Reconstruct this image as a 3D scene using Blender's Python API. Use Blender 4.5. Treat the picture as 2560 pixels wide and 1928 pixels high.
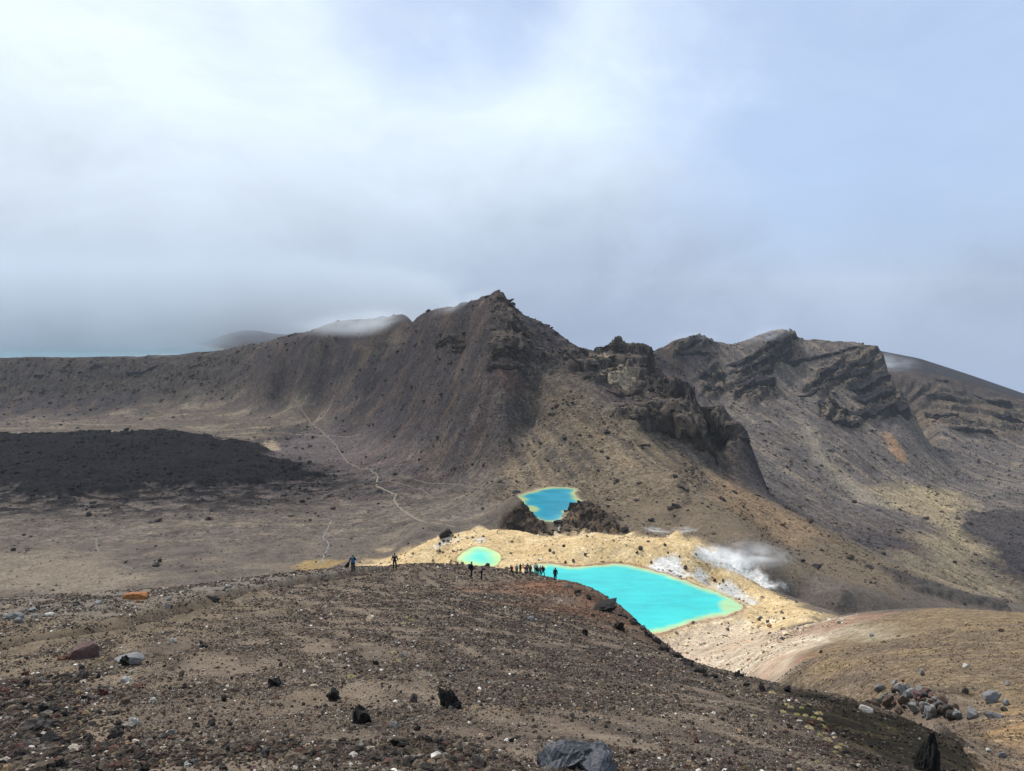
import bpy, bmesh, math, random
import numpy as np
from mathutils import Vector, Matrix

# ------------------------------------------------------------------ scene, camera, sky, sun, exposure
S = bpy.context.scene
for o in list(bpy.data.objects):
    bpy.data.objects.remove(o)
COL = S.collection
R = math.radians

EYE = 120.0                                   # camera height above the world's zero level
PITCH = math.atan(229 / 1848)                 # camera looks 7 degrees down
cam_data = bpy.data.cameras.new('camera')
cam_data.sensor_width = 36.0
cam_data.lens = 36.0 * 1848 / 2560
cam_data.clip_start = 0.1
cam_data.clip_end = 60000
cam = bpy.data.objects.new('camera', cam_data)
COL.objects.link(cam)
cam.location = (0, 0, EYE)
cam.rotation_euler = (math.pi / 2 - PITCH, 0, 0)
S.camera = cam

SUN_AZ, SUN_EL = R(-38), R(52)                # azimuth clockwise from the viewing direction (+Y)
SUN_DIR = Vector((math.sin(SUN_AZ) * math.cos(SUN_EL), math.cos(SUN_AZ) * math.cos(SUN_EL), math.sin(SUN_EL)))
sun_data = bpy.data.lights.new('sun', 'SUN')
sun_data.energy = 5.0
sun_data.angle = R(0.8)
sun_data.color = (1.0, 0.95, 0.87)
sun = bpy.data.objects.new('sun', sun_data)
COL.objects.link(sun)
sun.rotation_euler = (-SUN_DIR).to_track_quat('-Z', 'Y').to_euler()
sun.location = (0, 0, 400)

S.view_settings.view_transform = 'Standard'
S.view_settings.look = 'None'
S.view_settings.exposure = 0.0
S.view_settings.gamma = 1.0
S.view_settings.use_curve_mapping = False
S.cycles.max_bounces = 6
S.cycles.diffuse_bounces = 3
S.cycles.glossy_bounces = 2
S.cycles.transmission_bounces = 2
S.cycles.volume_bounces = 2
S.cycles.transparent_max_bounces = 8
S.cycles.use_denoising = True
S.cycles.caustics_reflective = False
S.cycles.caustics_refractive = False


class NT:
    """small helper to wire a node tree"""
    def __init__(self, tree):
        self.t = tree

    def n(self, kind, _in=None, **props):
        nd = self.t.nodes.new(kind)
        for k, v in props.items():
            setattr(nd, k, v)
        for k, v in (_in or {}).items():
            sock = nd.inputs[k]
            if isinstance(v, bpy.types.NodeSocket):
                self.t.links.new(v, sock)
            else:
                sock.default_value = v
        return nd

    def math(self, op, a, b=0.0, clamp=False):
        return self.n('ShaderNodeMath', {0: a, 1: b}, operation=op, use_clamp=clamp).outputs[0]

    def vmath(self, op, a, b=(0, 0, 0), out=0):
        return self.n('ShaderNodeVectorMath', {0: a, 1: b}, operation=op).outputs[out]

    def ramp(self, fac, stops, interp='LINEAR'):
        nd = self.n('ShaderNodeValToRGB', {0: fac})
        cr = nd.color_ramp
        cr.interpolation = interp
        while len(cr.elements) < len(stops):
            cr.elements.new(0.5)
        for e, (p, c) in zip(cr.elements, stops):
            e.position = p
            e.color = c if len(c) == 4 else (*c, 1)
        return nd.outputs[0]

    def maprange(self, v, a, b, c=0.0, d=1.0, smooth=True):
        nd = self.n('ShaderNodeMapRange', {0: v, 1: a, 2: b, 3: c, 4: d})
        nd.interpolation_type = 'SMOOTHSTEP' if smooth else 'LINEAR'
        return nd.outputs[0]

    def mix(self, f, a, b, blend='MIX'):
        nd = self.n('ShaderNodeMix', data_type='RGBA', blend_type=blend)
        for i, v in ((0, f), (6, a), (7, b)):
            if isinstance(v, bpy.types.NodeSocket):
                self.t.links.new(v, nd.inputs[i])
            else:
                nd.inputs[i].default_value = v if i == 0 else ((*v, 1) if len(v) == 3 else v)
        return nd.outputs[2]

    def noise(self, vec, scale, detail=4, rough=0.55, dist=0.0, out=0, dims='3D'):
        return self.n('ShaderNodeTexNoise', {'Vector': vec, 'Scale': scale, 'Detail': detail, 'Roughness': rough, 'Distortion': dist}, noise_dimensions=dims).outputs[out]

    def link(self, a, b):
        self.t.links.new(a, b)


# ---- the sky: a daylight sky behind a broken sheet of low cloud
W = bpy.data.worlds.new('World')
S.world = W
W.use_nodes = True
wt = W.node_tree
wt.nodes.clear()
w = NT(wt)
sky = w.n('ShaderNodeTexSky', sky_type='NISHITA', sun_disc=False, sun_elevation=SUN_EL, sun_rotation=SUN_AZ, altitude=1800, air_density=1.0, dust_density=1.2, ozone_density=1.0)
tc = w.n('ShaderNodeTexCoord').outputs['Generated']
direc = w.vmath('NORMALIZE', tc)
sep = w.n('ShaderNodeSeparateXYZ', {0: direc})
elev = sep.outputs[2]


def sky_dir(px, py):
    v = Vector((px - 1280, 1848, -(py - 964)))
    v = Matrix.Rotation(-PITCH, 3, 'X') @ v
    return v.normalized()


def lobe(px, py, inner, outer):
    """1 near the direction of a cloud patch or gap, 0 beyond it (angles in degrees)"""
    d = w.vmath('DOT_PRODUCT', direc, tuple(sky_dir(px, py)), out=1)
    return w.maprange(d, math.cos(R(outer)), math.cos(R(inner)))


n_warp = w.n('ShaderNodeTexNoise', {'Vector': direc, 'Scale': 2.2, 'Detail': 4, 'Roughness': 0.55}).outputs[1]
wdir = w.vmath('ADD', direc, w.vmath('SCALE', w.vmath('SUBTRACT', n_warp, (0.5, 0.5, 0.5)), (0, 0, 0)))
wdir.node.inputs[1].links[0].from_node.inputs[3].default_value = 0.25
stretch = w.vmath('MULTIPLY', wdir, (1.0, 1.0, 1.5))
n1 = w.noise(stretch, 2.1, 7, 0.56)
n2 = w.noise(stretch, 6.5, 6, 0.6)
# thinning of the cloud: two gaps with soft rims plus noise everywhere
gap = w.math('ADD', w.math('MULTIPLY', lobe(2750, 480, 2, 40), 0.70), w.math('MULTIPLY', lobe(1130, -60, 1, 11), 0.80))
gap = w.math('ADD', gap, w.math('MULTIPLY', lobe(2150, -100, 1, 26), 0.35))
thin = w.math('ADD', gap, w.math('MULTIPLY', w.math('SUBTRACT', n1, 0.5), 1.9))
thin = w.math('ADD', thin, w.math('MULTIPLY', w.math('SUBTRACT', n2, 0.5), 0.9))
cover = w.maprange(thin, -0.05, 1.15, 1.0, 0.30)
# cloud brightness: bright where the sun shines through, grey-blue towards its base at the horizon
sund = w.vmath('DOT_PRODUCT', direc, tuple(SUN_DIR), out=1)
glow = w.maprange(sund, 0.35, 0.98)
base = w.maprange(w.math('ADD', elev, w.math('MULTIPLY', w.math('SUBTRACT', n1, 0.5), 0.22)), -0.07, 0.27)
cl = w.mix(base, (3.0, 3.8, 5.4), (8.3, 9.8, 11.5))
cl = w.mix(w.math('MULTIPLY', glow, 0.5), cl, (9.6, 10.3, 10.8))
n3 = w.noise(w.vmath('MULTIPLY', wdir, (1.0, 1.0, 2.4)), 4.2, 8, 0.6, 0.3)
sh = w.math('ADD', w.math('ADD', 0.70, w.math('MULTIPLY', n2, 0.22)), w.math('MULTIPLY', n3, 0.38))
cl = w.mix(1.0, cl, w.n('ShaderNodeCombineColor', {0: sh, 1: sh, 2: sh}).outputs[0], 'MULTIPLY')
blue = w.mix(0.6, sky.outputs[0], (4.4, 6.0, 9.8))
final = w.mix(cover, blue, cl)
bg = w.n('ShaderNodeBackground', {'Color': final, 'Strength': 0.1})
wo = w.n('ShaderNodeOutputWorld', {'Surface': bg.outputs[0]})

# ------------------------------------------------------------------ the lie of the land
CP, SP = math.cos(PITCH), math.sin(PITCH)


def ray(px, py):
    """direction of sight towards a place of the photograph: sideways and upward run per metre ahead"""
    dx, up = px - 1280.0, 964.0 - py
    yw = 1848 * CP + up * SP
    return dx / yw, (-1848 * SP + up * CP) / yw


def at(px, py, Y):
    u, t = ray(px, py)
    return Vector((u * Y, Y, EYE + t * Y))


PTS = []                                      # (u, ln Y, z / Y)


def P(*triples):
    for px, py, Y in triples:
        u, t = ray(px, py)
        PTS.append((u, math.log(Y), t))


def L(*triples):
    P(*dense(triples, 60))


def H(*triples):
    """places hidden from the viewpoint: column, distance ahead, height relative to the eye"""
    for px, Y, z in triples:
        PTS.append(((px - 1280) / 1848 / 0.97, math.log(Y), z / Y))


def dense(triples, step=22):
    out = []
    for a, b in zip(triples[:-1], triples[1:]):
        k = max(1, int(math.hypot(b[0] - a[0], b[1] - a[1]) / step))
        out += [tuple(a[i] + (b[i] - a[i]) * j / k for i in range(3)) for j in range(k)]
    return out + [triples[-1]]


def crest(drop, *triples):
    """a skyline: the ground falls away close behind it"""
    triples = dense(triples)
    P(*triples)
    for px, py, Y in triples:
        u, t = ray(px, py)
        for k in (1.03, 1.09):
            PTS.append((u, math.log(Y * k), (t * Y - (k - 1) * Y * drop) / (Y * k)))


# near ridge of scoria, from underfoot to the walkers
for px in (-700, -300, 0, 640, 1280, 1800, 2300, 2900):
    H((px, 1.2, -1.95), (px, 3.0, -2.6))
P((-300, 1928, 6.0), (0, 1928, 5.6), (320, 1928, 5.3), (640, 1928, 5.0), (960, 1928, 4.9), (1280, 1928, 5.0), (1700, 1928, 5.6), (2000, 1928, 6.8), (2200, 1928, 8.8), (2320, 1928, 10.8))
P((-300, 1800, 10), (0, 1800, 9.3), (640, 1800, 8.6), (1280, 1800, 9.0), (1700, 1800, 10.4), (1900, 1800, 12), (2050, 1800, 14), (2200, 1820, 16.5), (2320, 1850, 16))
P((-300, 1700, 16), (0, 1700, 15), (320, 1700, 14.5), (640, 1700, 14), (1000, 1700, 14.5), (1280, 1700, 15.5), (1550, 1700, 17.5), (1750, 1720, 20), (1900, 1750, 19))
P((-300, 1600, 26), (0, 1600, 25), (320, 1600, 24), (640, 1600, 23.5), (1000, 1600, 25), (1280, 1600, 28), (1500, 1600, 34), (1600, 1610, 38))
P((-300, 1530, 37), (0, 1530, 36), (320, 1530, 35), (640, 1520, 38), (1000, 1510, 44), (1280, 1510, 54), (1450, 1520, 60))
P((640, 1470, 50), (860, 1460, 58), (1050, 1460, 68), (1250, 1465, 84))
P((883, 1432, 67), (987, 1424, 77), (1178, 1445, 79), (1202, 1449, 80), (1315, 1445, 93), (1388, 1453, 92))
# its skyline
SKY_FG = [(-300, 1500, 44), (0, 1494, 45), (200, 1490, 48), (400, 1477, 52), (600, 1447, 58), (750, 1428, 64), (870, 1419, 74), (985, 1415, 86), (1100, 1414, 98), (1180, 1427, 106),
          (1240, 1433, 112), (1300, 1436, 117), (1350, 1437, 117), (1395, 1453, 98), (1440, 1476, 90), (1530, 1514, 78), (1600, 1562, 66), (1650, 1612, 55), (1700, 1642, 48), (1760, 1682, 40),
          (1830, 1707, 34), (1920, 1722, 29), (2000, 1731, 26), (2100, 1747, 24), (2200, 1777, 22), (2300, 1812, 19.5), (2400, 1857, 16.5), (2445, 1928, 13)]
SKY_FG = dense(SKY_FG, 40)
P(*SKY_FG)
for px, py, Y in SKY_FG:                      # the slope falls away behind the skyline
    u, t = ray(px, py)
    z = t * Y
    if px <= 985:
        for k, s in ((1.25, 0.62), (1.8, 0.55)):
            PTS.append((u, math.log(Y * k), (z - (k - 1) * Y * s) / (Y * k)))
    elif px < 1395:
        for k, s in ((1.12, 0.66), (1.45, 0.58)):
            PTS.append((u, math.log(Y * k), (z - (k - 1) * Y * s) / (Y * k)))
    else:
        for k, s in ((1.15, 0.80), (1.4, 0.72)):
            PTS.append((u, math.log(Y * k), (z - (k - 1) * Y * s) / (Y * k)))
for px in (-700, -300, 0, 300, 600, 870):
    H((px, 200, -108), (px, 270, -128))
H((985, 200, -108), (1100, 200, -105), (1200, 200, -104), (1300, 190, -100), (1400, 180, -98), (1500, 170, -95), (1600, 160, -92))
# brown spur on the right flank with the boulder heap
P((2450, 1905, 26), (2560, 1928, 24), (2750, 1928, 24), (2480, 1840, 31), (2560, 1800, 34), (2340, 1760, 45), (2200, 1745, 50), (2450, 1750, 44), (2560, 1700, 50), (2750, 1700, 50))
P((2100, 1700, 78), (2200, 1680, 76), (2330, 1680, 66), (2450, 1650, 70), (2000, 1690, 98), (2000, 1640, 125), (2000, 1590, 155), (2100, 1600, 135), (2200, 1600, 118), (2330, 1600, 108), (2450, 1580, 106), (2560, 1600, 86), (2750, 1600, 86))
P((1900, 1655, 140), (1920, 1610, 175), (2050, 1553, 195), (2102, 1539, 200))
crest(0.5, (2185, 1528, 186), (2308, 1521, 168), (2370, 1520, 160), (2473, 1528, 148), (2560, 1534, 140), (2750, 1545, 130))
H((2185, 225, -108), (2308, 205, -102), (2473, 180, -96), (2650, 170, -95), (2300, 280, -148), (2500, 260, -145), (2750, 250, -150), (2102, 235, -112))
# pale saddle below the big lake
P((1640, 1600, 246), (1700, 1600, 248), (1760, 1580, 255), (1850, 1570, 252), (1700, 1640, 222), (1800, 1620, 222), (1800, 1670, 190), (1950, 1570, 225), (2030, 1540, 232))
H((1500, 225, -116), (1600, 205, -112), (1700, 150, -92), (1800, 120, -76), (1900, 85, -57), (2000, 60, -43), (2100, 42, -31.5), (2200, 34, -25.5), (2300, 28, -22.5), (2400, 24, -19.5))
# yellow banks round the lakes
crest(0.35, (950, 1412, 330), (1000, 1390, 345), (1050, 1365, 352), (1110, 1341, 352), (1160, 1330, 362), (1200, 1323, 366), (1250, 1325, 364), (1300, 1330, 358), (1350, 1343, 348), (1400, 1346, 342), (1450, 1340, 341), (1500, 1338, 340),
  (1560, 1341, 337), (1600, 1345, 334), (1680, 1348, 326), (1740, 1358, 322), (1800, 1400, 316), (1900, 1468, 300), (1960, 1496, 288), (2030, 1525, 268), (2090, 1545, 248))
P((1090, 1400, 338), (1290, 1390, 330), (1300, 1360, 345), (1660, 1400, 312), (1780, 1450, 306), (1850, 1490, 296), (1900, 1520, 282), (1950, 1540, 262), (1100, 1370, 345))
H((950, 380, -139), (1050, 400, -131), (1200, 390, -124), (1300, 375, -123), (1400, 372, -125.5), (1500, 365, -121), (1600, 362, -117), (1700, 352, -114), (1800, 345, -118), (1900, 330, -134), (2000, 320, -142), (2100, 300, -146))
# crags in front of the third lake and the slope behind it
P((1240, 1330, 375), (1270, 1285, 396), (1297, 1266, 399), (1322, 1284, 396), (1345, 1308, 390), (1375, 1332, 384), (1405, 1338, 380), (1419, 1272, 404), (1456, 1254, 408), (1490, 1268, 404), (1535, 1296, 398), (1548, 1330, 380), (1470, 1320, 386), (1600, 1320, 385))
P((1240, 1215, 480), (1285, 1238, 452), (1300, 1216, 490), (1380, 1205, 490), (1460, 1235, 458), (1500, 1255, 440), (1560, 1280, 420))
P((1240, 1195, 520), (1290, 1130, 555), (1330, 1062, 590), (1330, 1150, 530), (1400, 1160, 510), (1400, 1100, 540), (1400, 1000, 592), (1400, 900, 645), (1480, 1150, 500), (1500, 1060, 550), (1500, 960, 610), (1600, 1250, 440), (1600, 1150, 490), (1600, 1060, 545))
P((1700, 1290, 400), (1700, 1200, 455), (1750, 1300, 385), (1850, 1380, 340), (1850, 1300, 400), (1900, 1420, 330), (2000, 1450, 335), (2000, 1400, 385), (2100, 1500, 310), (2100, 1440, 370), (2200, 1500, 330), (1950, 1350, 430))
# the spur's crest with its cliffs
crest(0.5, (1247, 729, 720), (1262, 745, 712), (1290, 775, 705), (1320, 795, 705), (1350, 808, 710), (1390, 832, 715), (1420, 856, 718), (1465, 876, 715), (1545, 860, 735), (1590, 874, 735), (1628, 873, 715), (1640, 905, 705))
crest(0.25, (1700, 978, 645), (1735, 1000, 628), (1750, 1040, 605), (1765, 1090, 580), (1790, 1150, 555))
P((1480, 900, 690), (1560, 905, 690), (1600, 960, 660), (1640, 960, 660), (1700, 985, 640), (1790, 1015, 640), (1830, 1075, 620), (1868, 1108, 605), (1810, 1120, 585), (1850, 1160, 570), (1745, 1130, 555), (1760, 1160, 545), (1800, 1185, 540), (1870, 1225, 530), (1700, 1110, 555), (1650, 1080, 565))
crest(0.3, (1950, 1262, 518), (2050, 1318, 495), (2100, 1342, 488), (2200, 1395, 462), (2300, 1440, 440), (2400, 1482, 420), (2500, 1515, 400), (2650, 1560, 390))
H((1700, 760, -150), (1790, 720, -150), (1850, 680, -160), (1950, 610, -188), (2100, 570, -210), (2300, 520, -218), (2500, 480, -225), (2700, 470, -230), (1640, 780, -120))
# peak, its left shoulder and the slope below them
crest(0.4, (1227, 735, 730), (1180, 750, 760), (1120, 765, 810), (1076, 776, 850), (1048, 787, 880), (1018, 786, 950), (960, 791, 1010), (900, 797, 1060), (850, 803, 1100), (800, 818, 1150), (760, 830, 1190), (700, 848, 1240), (640, 862, 1280))
crest(0.12, (640, 862, 1280), (560, 876, 1315), (460, 885, 1335), (340, 886, 1345), (170, 889, 1345), (0, 895, 1340), (-300, 900, 1340))
P((1200, 800, 695), (1200, 850, 668), (1250, 900, 625), (1300, 850, 650), (1150, 900, 700), (1100, 850, 780), (1050, 900, 800), (1000, 850, 900), (950, 950, 880), (900, 900, 970), (800, 900, 1060), (700, 920, 1130), (600, 930, 1200), (500, 950, 1230), (300, 950, 1265), (100, 960, 1270), (-300, 960, 1270))
P((1200, 1000, 608), (1250, 1000, 590), (1100, 1000, 695), (1000, 1000, 800), (900, 1000, 910), (800, 985, 1040), (700, 990, 1110), (600, 1000, 1150), (400, 1020, 1170), (200, 1035, 1175), (0, 1042, 1175), (-300, 1045, 1170))
P((1250, 1100, 560), (1200, 1100, 582), (1100, 1100, 645), (1000, 1080, 740), (900, 1070, 850), (1200, 1180, 545), (1100, 1160, 610), (1000, 1130, 690), (800, 1040, 985), (700, 1040, 1040), (500, 1060, 1060), (300, 1060, 1080), (100, 1062, 1080), (-300, 1065, 1080))
# crater floor and the old lava on it
P((0, 1080, 990), (200, 1082, 985), (560, 1080, 985), (800, 1090, 890), (900, 1130, 760), (1000, 1190, 620), (1100, 1210, 570), (1180, 1220, 535), (900, 1190, 660), (760, 1150, 770), (720, 1100, 900))
L((-300, 1092, 830), (0, 1092, 830), (150, 1092, 830), (280, 1085, 832), (440, 1085, 832), (530, 1103, 815), (610, 1117, 800), (690, 1146, 775))
L((-300, 1065, 1080), (100, 1062, 1080), (300, 1060, 1080), (500, 1060, 1060), (700, 1040, 1040))
L((-300, 1045, 1170), (0, 1042, 1175), (200, 1035, 1175), (400, 1020, 1170), (600, 1000, 1150))
L((-300, 960, 1270), (100, 960, 1270), (300, 950, 1265), (500, 950, 1230), (600, 930, 1190), (700, 920, 1130), (800, 900, 1060))
H((0, 900, -178), (200, 900, -178), (440, 900, -177), (600, 880, -174))
P((-300, 1150, 710), (0, 1150, 712), (300, 1150, 712), (500, 1160, 705), (640, 1170, 700), (0, 1220, 600), (300, 1220, 600), (600, 1220, 605), (850, 1220, 605), (1000, 1240, 545), (1150, 1245, 500), (1200, 1270, 460), (1250, 1250, 470))
P((-300, 1300, 488), (0, 1300, 490), (300, 1300, 492), (600, 1300, 492), (850, 1300, 490), (1000, 1300, 465), (1100, 1300, 440), (1200, 1300, 420), (-300, 1400, 388), (0, 1400, 390), (300, 1400, 390), (600, 1400, 388), (800, 1400, 378), (900, 1390, 375), (1000, 1345, 410), (0, 1470, 330), (300, 1470, 325), (500, 1450, 335), (-300, 1480, 325))
# blue lake basin beyond the rim and the fog-bound shore
H((-300, 1420, -125), (0, 1420, -125), (250, 1420, -125), (430, 1420, -124), (500, 1440, -120), (-300, 1700, -135), (0, 1700, -135), (250, 1700, -135), (-300, 2600, -135), (0, 2600, -135), (250, 2600, -135), (400, 2600, -125))
P((560, 871, 1520), (500, 861, 1700), (470, 858, 1760), (575, 850, 1600))
crest(0.3, (540, 845, 1760), (600, 829, 1750), (640, 831, 1740), (700, 838, 1650), (760, 838, 1600))
H((600, 2200, -120), (800, 1800, -160), (900, 1600, -170), (1000, 1300, -130), (1200, 1100, -140), (1300, 1000, -150), (1500, 950, -150), (800, 3000, -330), (1300, 2000, -290), (1500, 1700, -260))
# right-hand mountain across the valley
crest(0.4, (1640, 873, 1180), (1660, 866, 1190), (1685, 850, 1210), (1705, 846, 1220), (1745, 840, 1230), (1780, 850, 1235), (1830, 859, 1245), (1865, 851, 1250), (1900, 836, 1255), (1935, 825, 1260), (1968, 822, 1265), (1978, 832, 1268), (1998, 847, 1275), (2050, 853, 1300), (2130, 854, 1280), (2160, 860, 1275))
crest(0.75, (2160, 861, 1275), (2195, 880, 1262), (2213, 900, 1248), (2226, 950, 1200), (2268, 1008, 1165), (2294, 1060, 1125))
P((2330, 960, 1440), (2340, 1040, 1340), (2370, 1085, 1245))
P((1680, 930, 1130), (1780, 920, 1170), (1880, 920, 1180), (1980, 920, 1200), (2080, 930, 1190), (2180, 930, 1200), (1780, 1000, 1080), (1880, 1000, 1090), (1980, 1010, 1100), (2080, 1010, 1110), (2180, 1020, 1120), (2230, 1060, 1090))
P((1850, 1060, 1010), (1950, 1080, 1000), (2050, 1100, 1000), (2150, 1110, 1010), (2250, 1120, 1030), (1900, 1140, 900), (2000, 1180, 880), (2100, 1200, 890), (2200, 1200, 930), (2300, 1200, 960), (2150, 1270, 790), (2250, 1300, 770), (2350, 1300, 790), (2450, 1300, 810), (2560, 1300, 830), (2350, 1370, 690), (2450, 1400, 680), (2560, 1420, 680), (2300, 1350, 700), (2750, 1350, 760))
crest(0.3, (2222, 922, 1500), (2320, 930, 1490), (2430, 960, 1460), (2560, 998, 1430), (2750, 1040, 1400))
P((2320, 1000, 1400), (2430, 1020, 1390), (2560, 1040, 1370), (2350, 1080, 1250), (2450, 1090, 1270), (2560, 1110, 1270), (2400, 1180, 1060), (2560, 1200, 1060), (2750, 1150, 1200))
crest(0.3, (2100, 852, 2300), (2180, 876, 2300), (2300, 898, 2280), (2430, 940, 2250), (2560, 984, 2220), (2750, 1040, 2200))
H((2300, 1800, -240), (2500, 1800, -330), (2750, 1800, -400), (1700, 1600, -200), (1900, 1700, -200), (2100, 1700, -220), (1900, 2700, -320), (2200, 3000, -320), (2560, 3000, -480), (1500, 3500, -450), (0, 3500, -260), (0, 5000, -520), (800, 4000, -500), (1300, 5000, -620), (1300, 7000, -900), (2600, 5000, -700), (2600, 7000, -980), (0, 7000, -900), (-700, 3000, -220), (-700, 7000, -900), (3200, 3000, -550), (3200, 7000, -980), (-700, 1500, -130), (3200, 1500, -300), (3200, 600, -240), (-700, 500, -152), (3200, 200, -115), (3200, 60, -36), (-700, 60, -30), (3200, 20, -15), (-900, 20, -9.5))

pts = np.array(sorted({(round(a, 4), round(b, 3)): (a, b, c) for a, b, c in PTS}.values()))


# ---- noise helpers (numpy)
def hash2(ix, iy, seed):
    h = (ix.astype(np.uint32) * np.uint32(374761393) + iy.astype(np.uint32) * np.uint32(668265263) + np.uint32((seed * 2246822519) & 0xffffffff))
    h = (h ^ (h >> np.uint32(13))) * np.uint32(1274126177)
    h = (h ^ (h >> np.uint32(16))) * np.uint32(2246822519)
    return h ^ (h >> np.uint32(15))


GA = np.arange(256) * (2 * math.pi / 256)
GRAD_X = np.cos(GA).astype(np.float32); GRAD_Y = np.sin(GA).astype(np.float32)


def noise2(x, y, seed=0):
    """gradient noise, about -0.7 .. 0.7"""
    x0 = np.floor(x); y0 = np.floor(y)
    fx = (x - x0).astype(np.float32); fy = (y - y0).astype(np.float32)
    ix = x0.astype(np.int32).view(np.uint32); iy = y0.astype(np.int32).view(np.uint32)
    sx = fx * fx * fx * (fx * (fx * 6 - 15) + 10); sy = fy * fy * fy * (fy * (fy * 6 - 15) + 10)

    def g(dx, dy):
        a = hash2(ix + np.uint32(dx), iy + np.uint32(dy), seed) >> np.uint32(24)
        return GRAD_X[a] * (fx - dx) + GRAD_Y[a] * (fy - dy)
    a = g(0, 0); b = g(1, 0); c = g(0, 1); d = g(1, 1)
    return (a + sx * (b - a)) * (1 - sy) + (c + sx * (d - c)) * sy


def fbm(x, y, scale, octs=4, seed=0, rough=0.5, ridged=False, where=None):
    if where is not None:                     # only where it is wanted
        m = where > 1e-3
        out = np.zeros(m.shape, np.float32)
        if m.any():
            out[m] = fbm(x[m], y[m], scale, octs, seed, rough, ridged)
        return out
    out = np.zeros(np.shape(x), np.float32); amp = 1.0; tot = 0
    for k in range(octs):
        n = noise2(x / scale, y / scale, seed + k * 17)
        if ridged:
            n = 0.5 - np.abs(n) * 1.6
        out += amp * n; tot += amp
        amp *= rough; scale *= 0.5
    return out / tot


def sstep(a, b, x):
    t = np.clip((x - a) / (b - a), 0, 1)
    return t * t * (3 - 2 * t)


# ---- the sheet: fine where the view is, coarse to the sides
def spread(breaks):
    out = []
    for (a, b, n) in breaks:
        out += list(np.linspace(math.log(a), math.log(b), n, endpoint=False))
    return np.array(out + [math.log(breaks[-1][1])])


V = spread([(1.2, 4, 10), (4, 12, 135), (12, 40, 175), (40, 135, 150), (135, 235, 105), (235, 420, 190), (420, 700, 190), (700, 1420, 260), (1420, 2400, 60), (2400, 7000, 20)])
U = np.concatenate([np.linspace(-1.7, -0.76, 24, endpoint=False), np.linspace(-0.76, 0.76, 860, endpoint=False), np.linspace(0.76, 1.7, 25)])
NU, NV = len(U), len(V)
UU, VV = np.meshgrid(U, V)                    # rows: distance
YY = np.exp(VV); XX = UU * YY

BV = 0.55                                     # how far a step in ln(distance) counts against a step sideways
A = np.stack([pts[:, 0], pts[:, 1] * BV], 1)
C0 = 0.012
D = np.sqrt(((A[:, None] - A[None]) ** 2).sum(2) + C0 ** 2)
n = len(A)
M = np.zeros((n + 3, n + 3)); M[:n, :n] = D - np.eye(n) * 0.0008
M[:n, n] = 1; M[:n, n + 1:] = A; M[n, :n] = 1; M[n + 1:, :n] = A.T
sol = np.linalg.solve(M, np.concatenate([pts[:, 2], np.zeros(3)]))
Uc = np.concatenate([U[:-1:2], U[-1:]]); Vc = np.concatenate([V[:-1:2], V[-1:]])
UC, VC = np.meshgrid(Uc, Vc)
TT = np.zeros(UC.size, np.float32)
q = np.stack([UC.ravel(), VC.ravel() * BV], 1).astype(np.float32)
Af = A.astype(np.float32); sf = sol.astype(np.float32)
for s in range(0, len(q), 40000):
    c = q[s:s + 40000]
    d2 = (c[:, 0:1] - Af[None, :, 0]) ** 2
    d2 += (c[:, 1:2] - Af[None, :, 1]) ** 2
    d2 += np.float32(C0 ** 2)
    np.sqrt(d2, out=d2)
    TT[s:s + 40000] = d2 @ sf[:n] + sf[n] + c @ sf[n + 1:]
TT = TT.reshape(UC.shape).astype(np.float64)


def upsample(g, old, new):
    k = np.clip(np.searchsorted(old, new, 'right') - 1, 0, len(old) - 2)
    f = (new - old[k]) / (old[k + 1] - old[k])
    return k, f


k, f = upsample(TT, Uc, U); TT = TT[:, k] * (1 - f) + TT[:, k + 1] * f
k, f = upsample(TT, Vc, V); TT = TT[k] * (1 - f)[:, None] + TT[k + 1] * f[:, None]
ZZ = EYE + TT * YY


def locate(x, y):
    """grid cell and weights of world places"""
    y = np.maximum(y, 1.21); u = x / y; v = np.log(y)
    i = np.clip(np.searchsorted(U, u) - 1, 0, NU - 2); j = np.clip(np.searchsorted(V, v) - 1, 0, NV - 2)
    fu = np.clip((u - U[i]) / (U[i + 1] - U[i]), 0, 1); fv = np.clip((v - V[j]) / (V[j + 1] - V[j]), 0, 1)
    return i, j, fu, fv


def sample(grid, x, y):
    x = np.asarray(x, float); y = np.asarray(y, float)
    i, j, fu, fv = locate(x, y)
    return (grid[j, i] * (1 - fu) + grid[j, i + 1] * fu) * (1 - fv) + (grid[j + 1, i] * (1 - fu) + grid[j + 1, i + 1] * fu) * fv


def height(x, y):
    return sample(ZZ, x, y)


def hit(px, py, y0=2.0, y1=2400.0):
    """the place of the ground one looks at there, between two distances"""
    u, t = ray(px, py)
    y = np.exp(np.linspace(math.log(y0), math.log(y1), 900))
    g = EYE + t * y - height(u * y, y)
    k = np.nonzero((g[:-1] > 0) & (g[1:] <= 0))[0]
    if len(k):
        k = k[0]; f = g[k] / (g[k] - g[k + 1]); yy = y[k] + f * (y[k + 1] - y[k])
    else:
        yy = y[np.argmin(np.abs(g) / y)]
    return np.array((u * yy, yy))


def outline(pix, y0=2.0, y1=2400.0):
    return np.array([hit(a, b, y0, y1) for a, b in pix])


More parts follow.
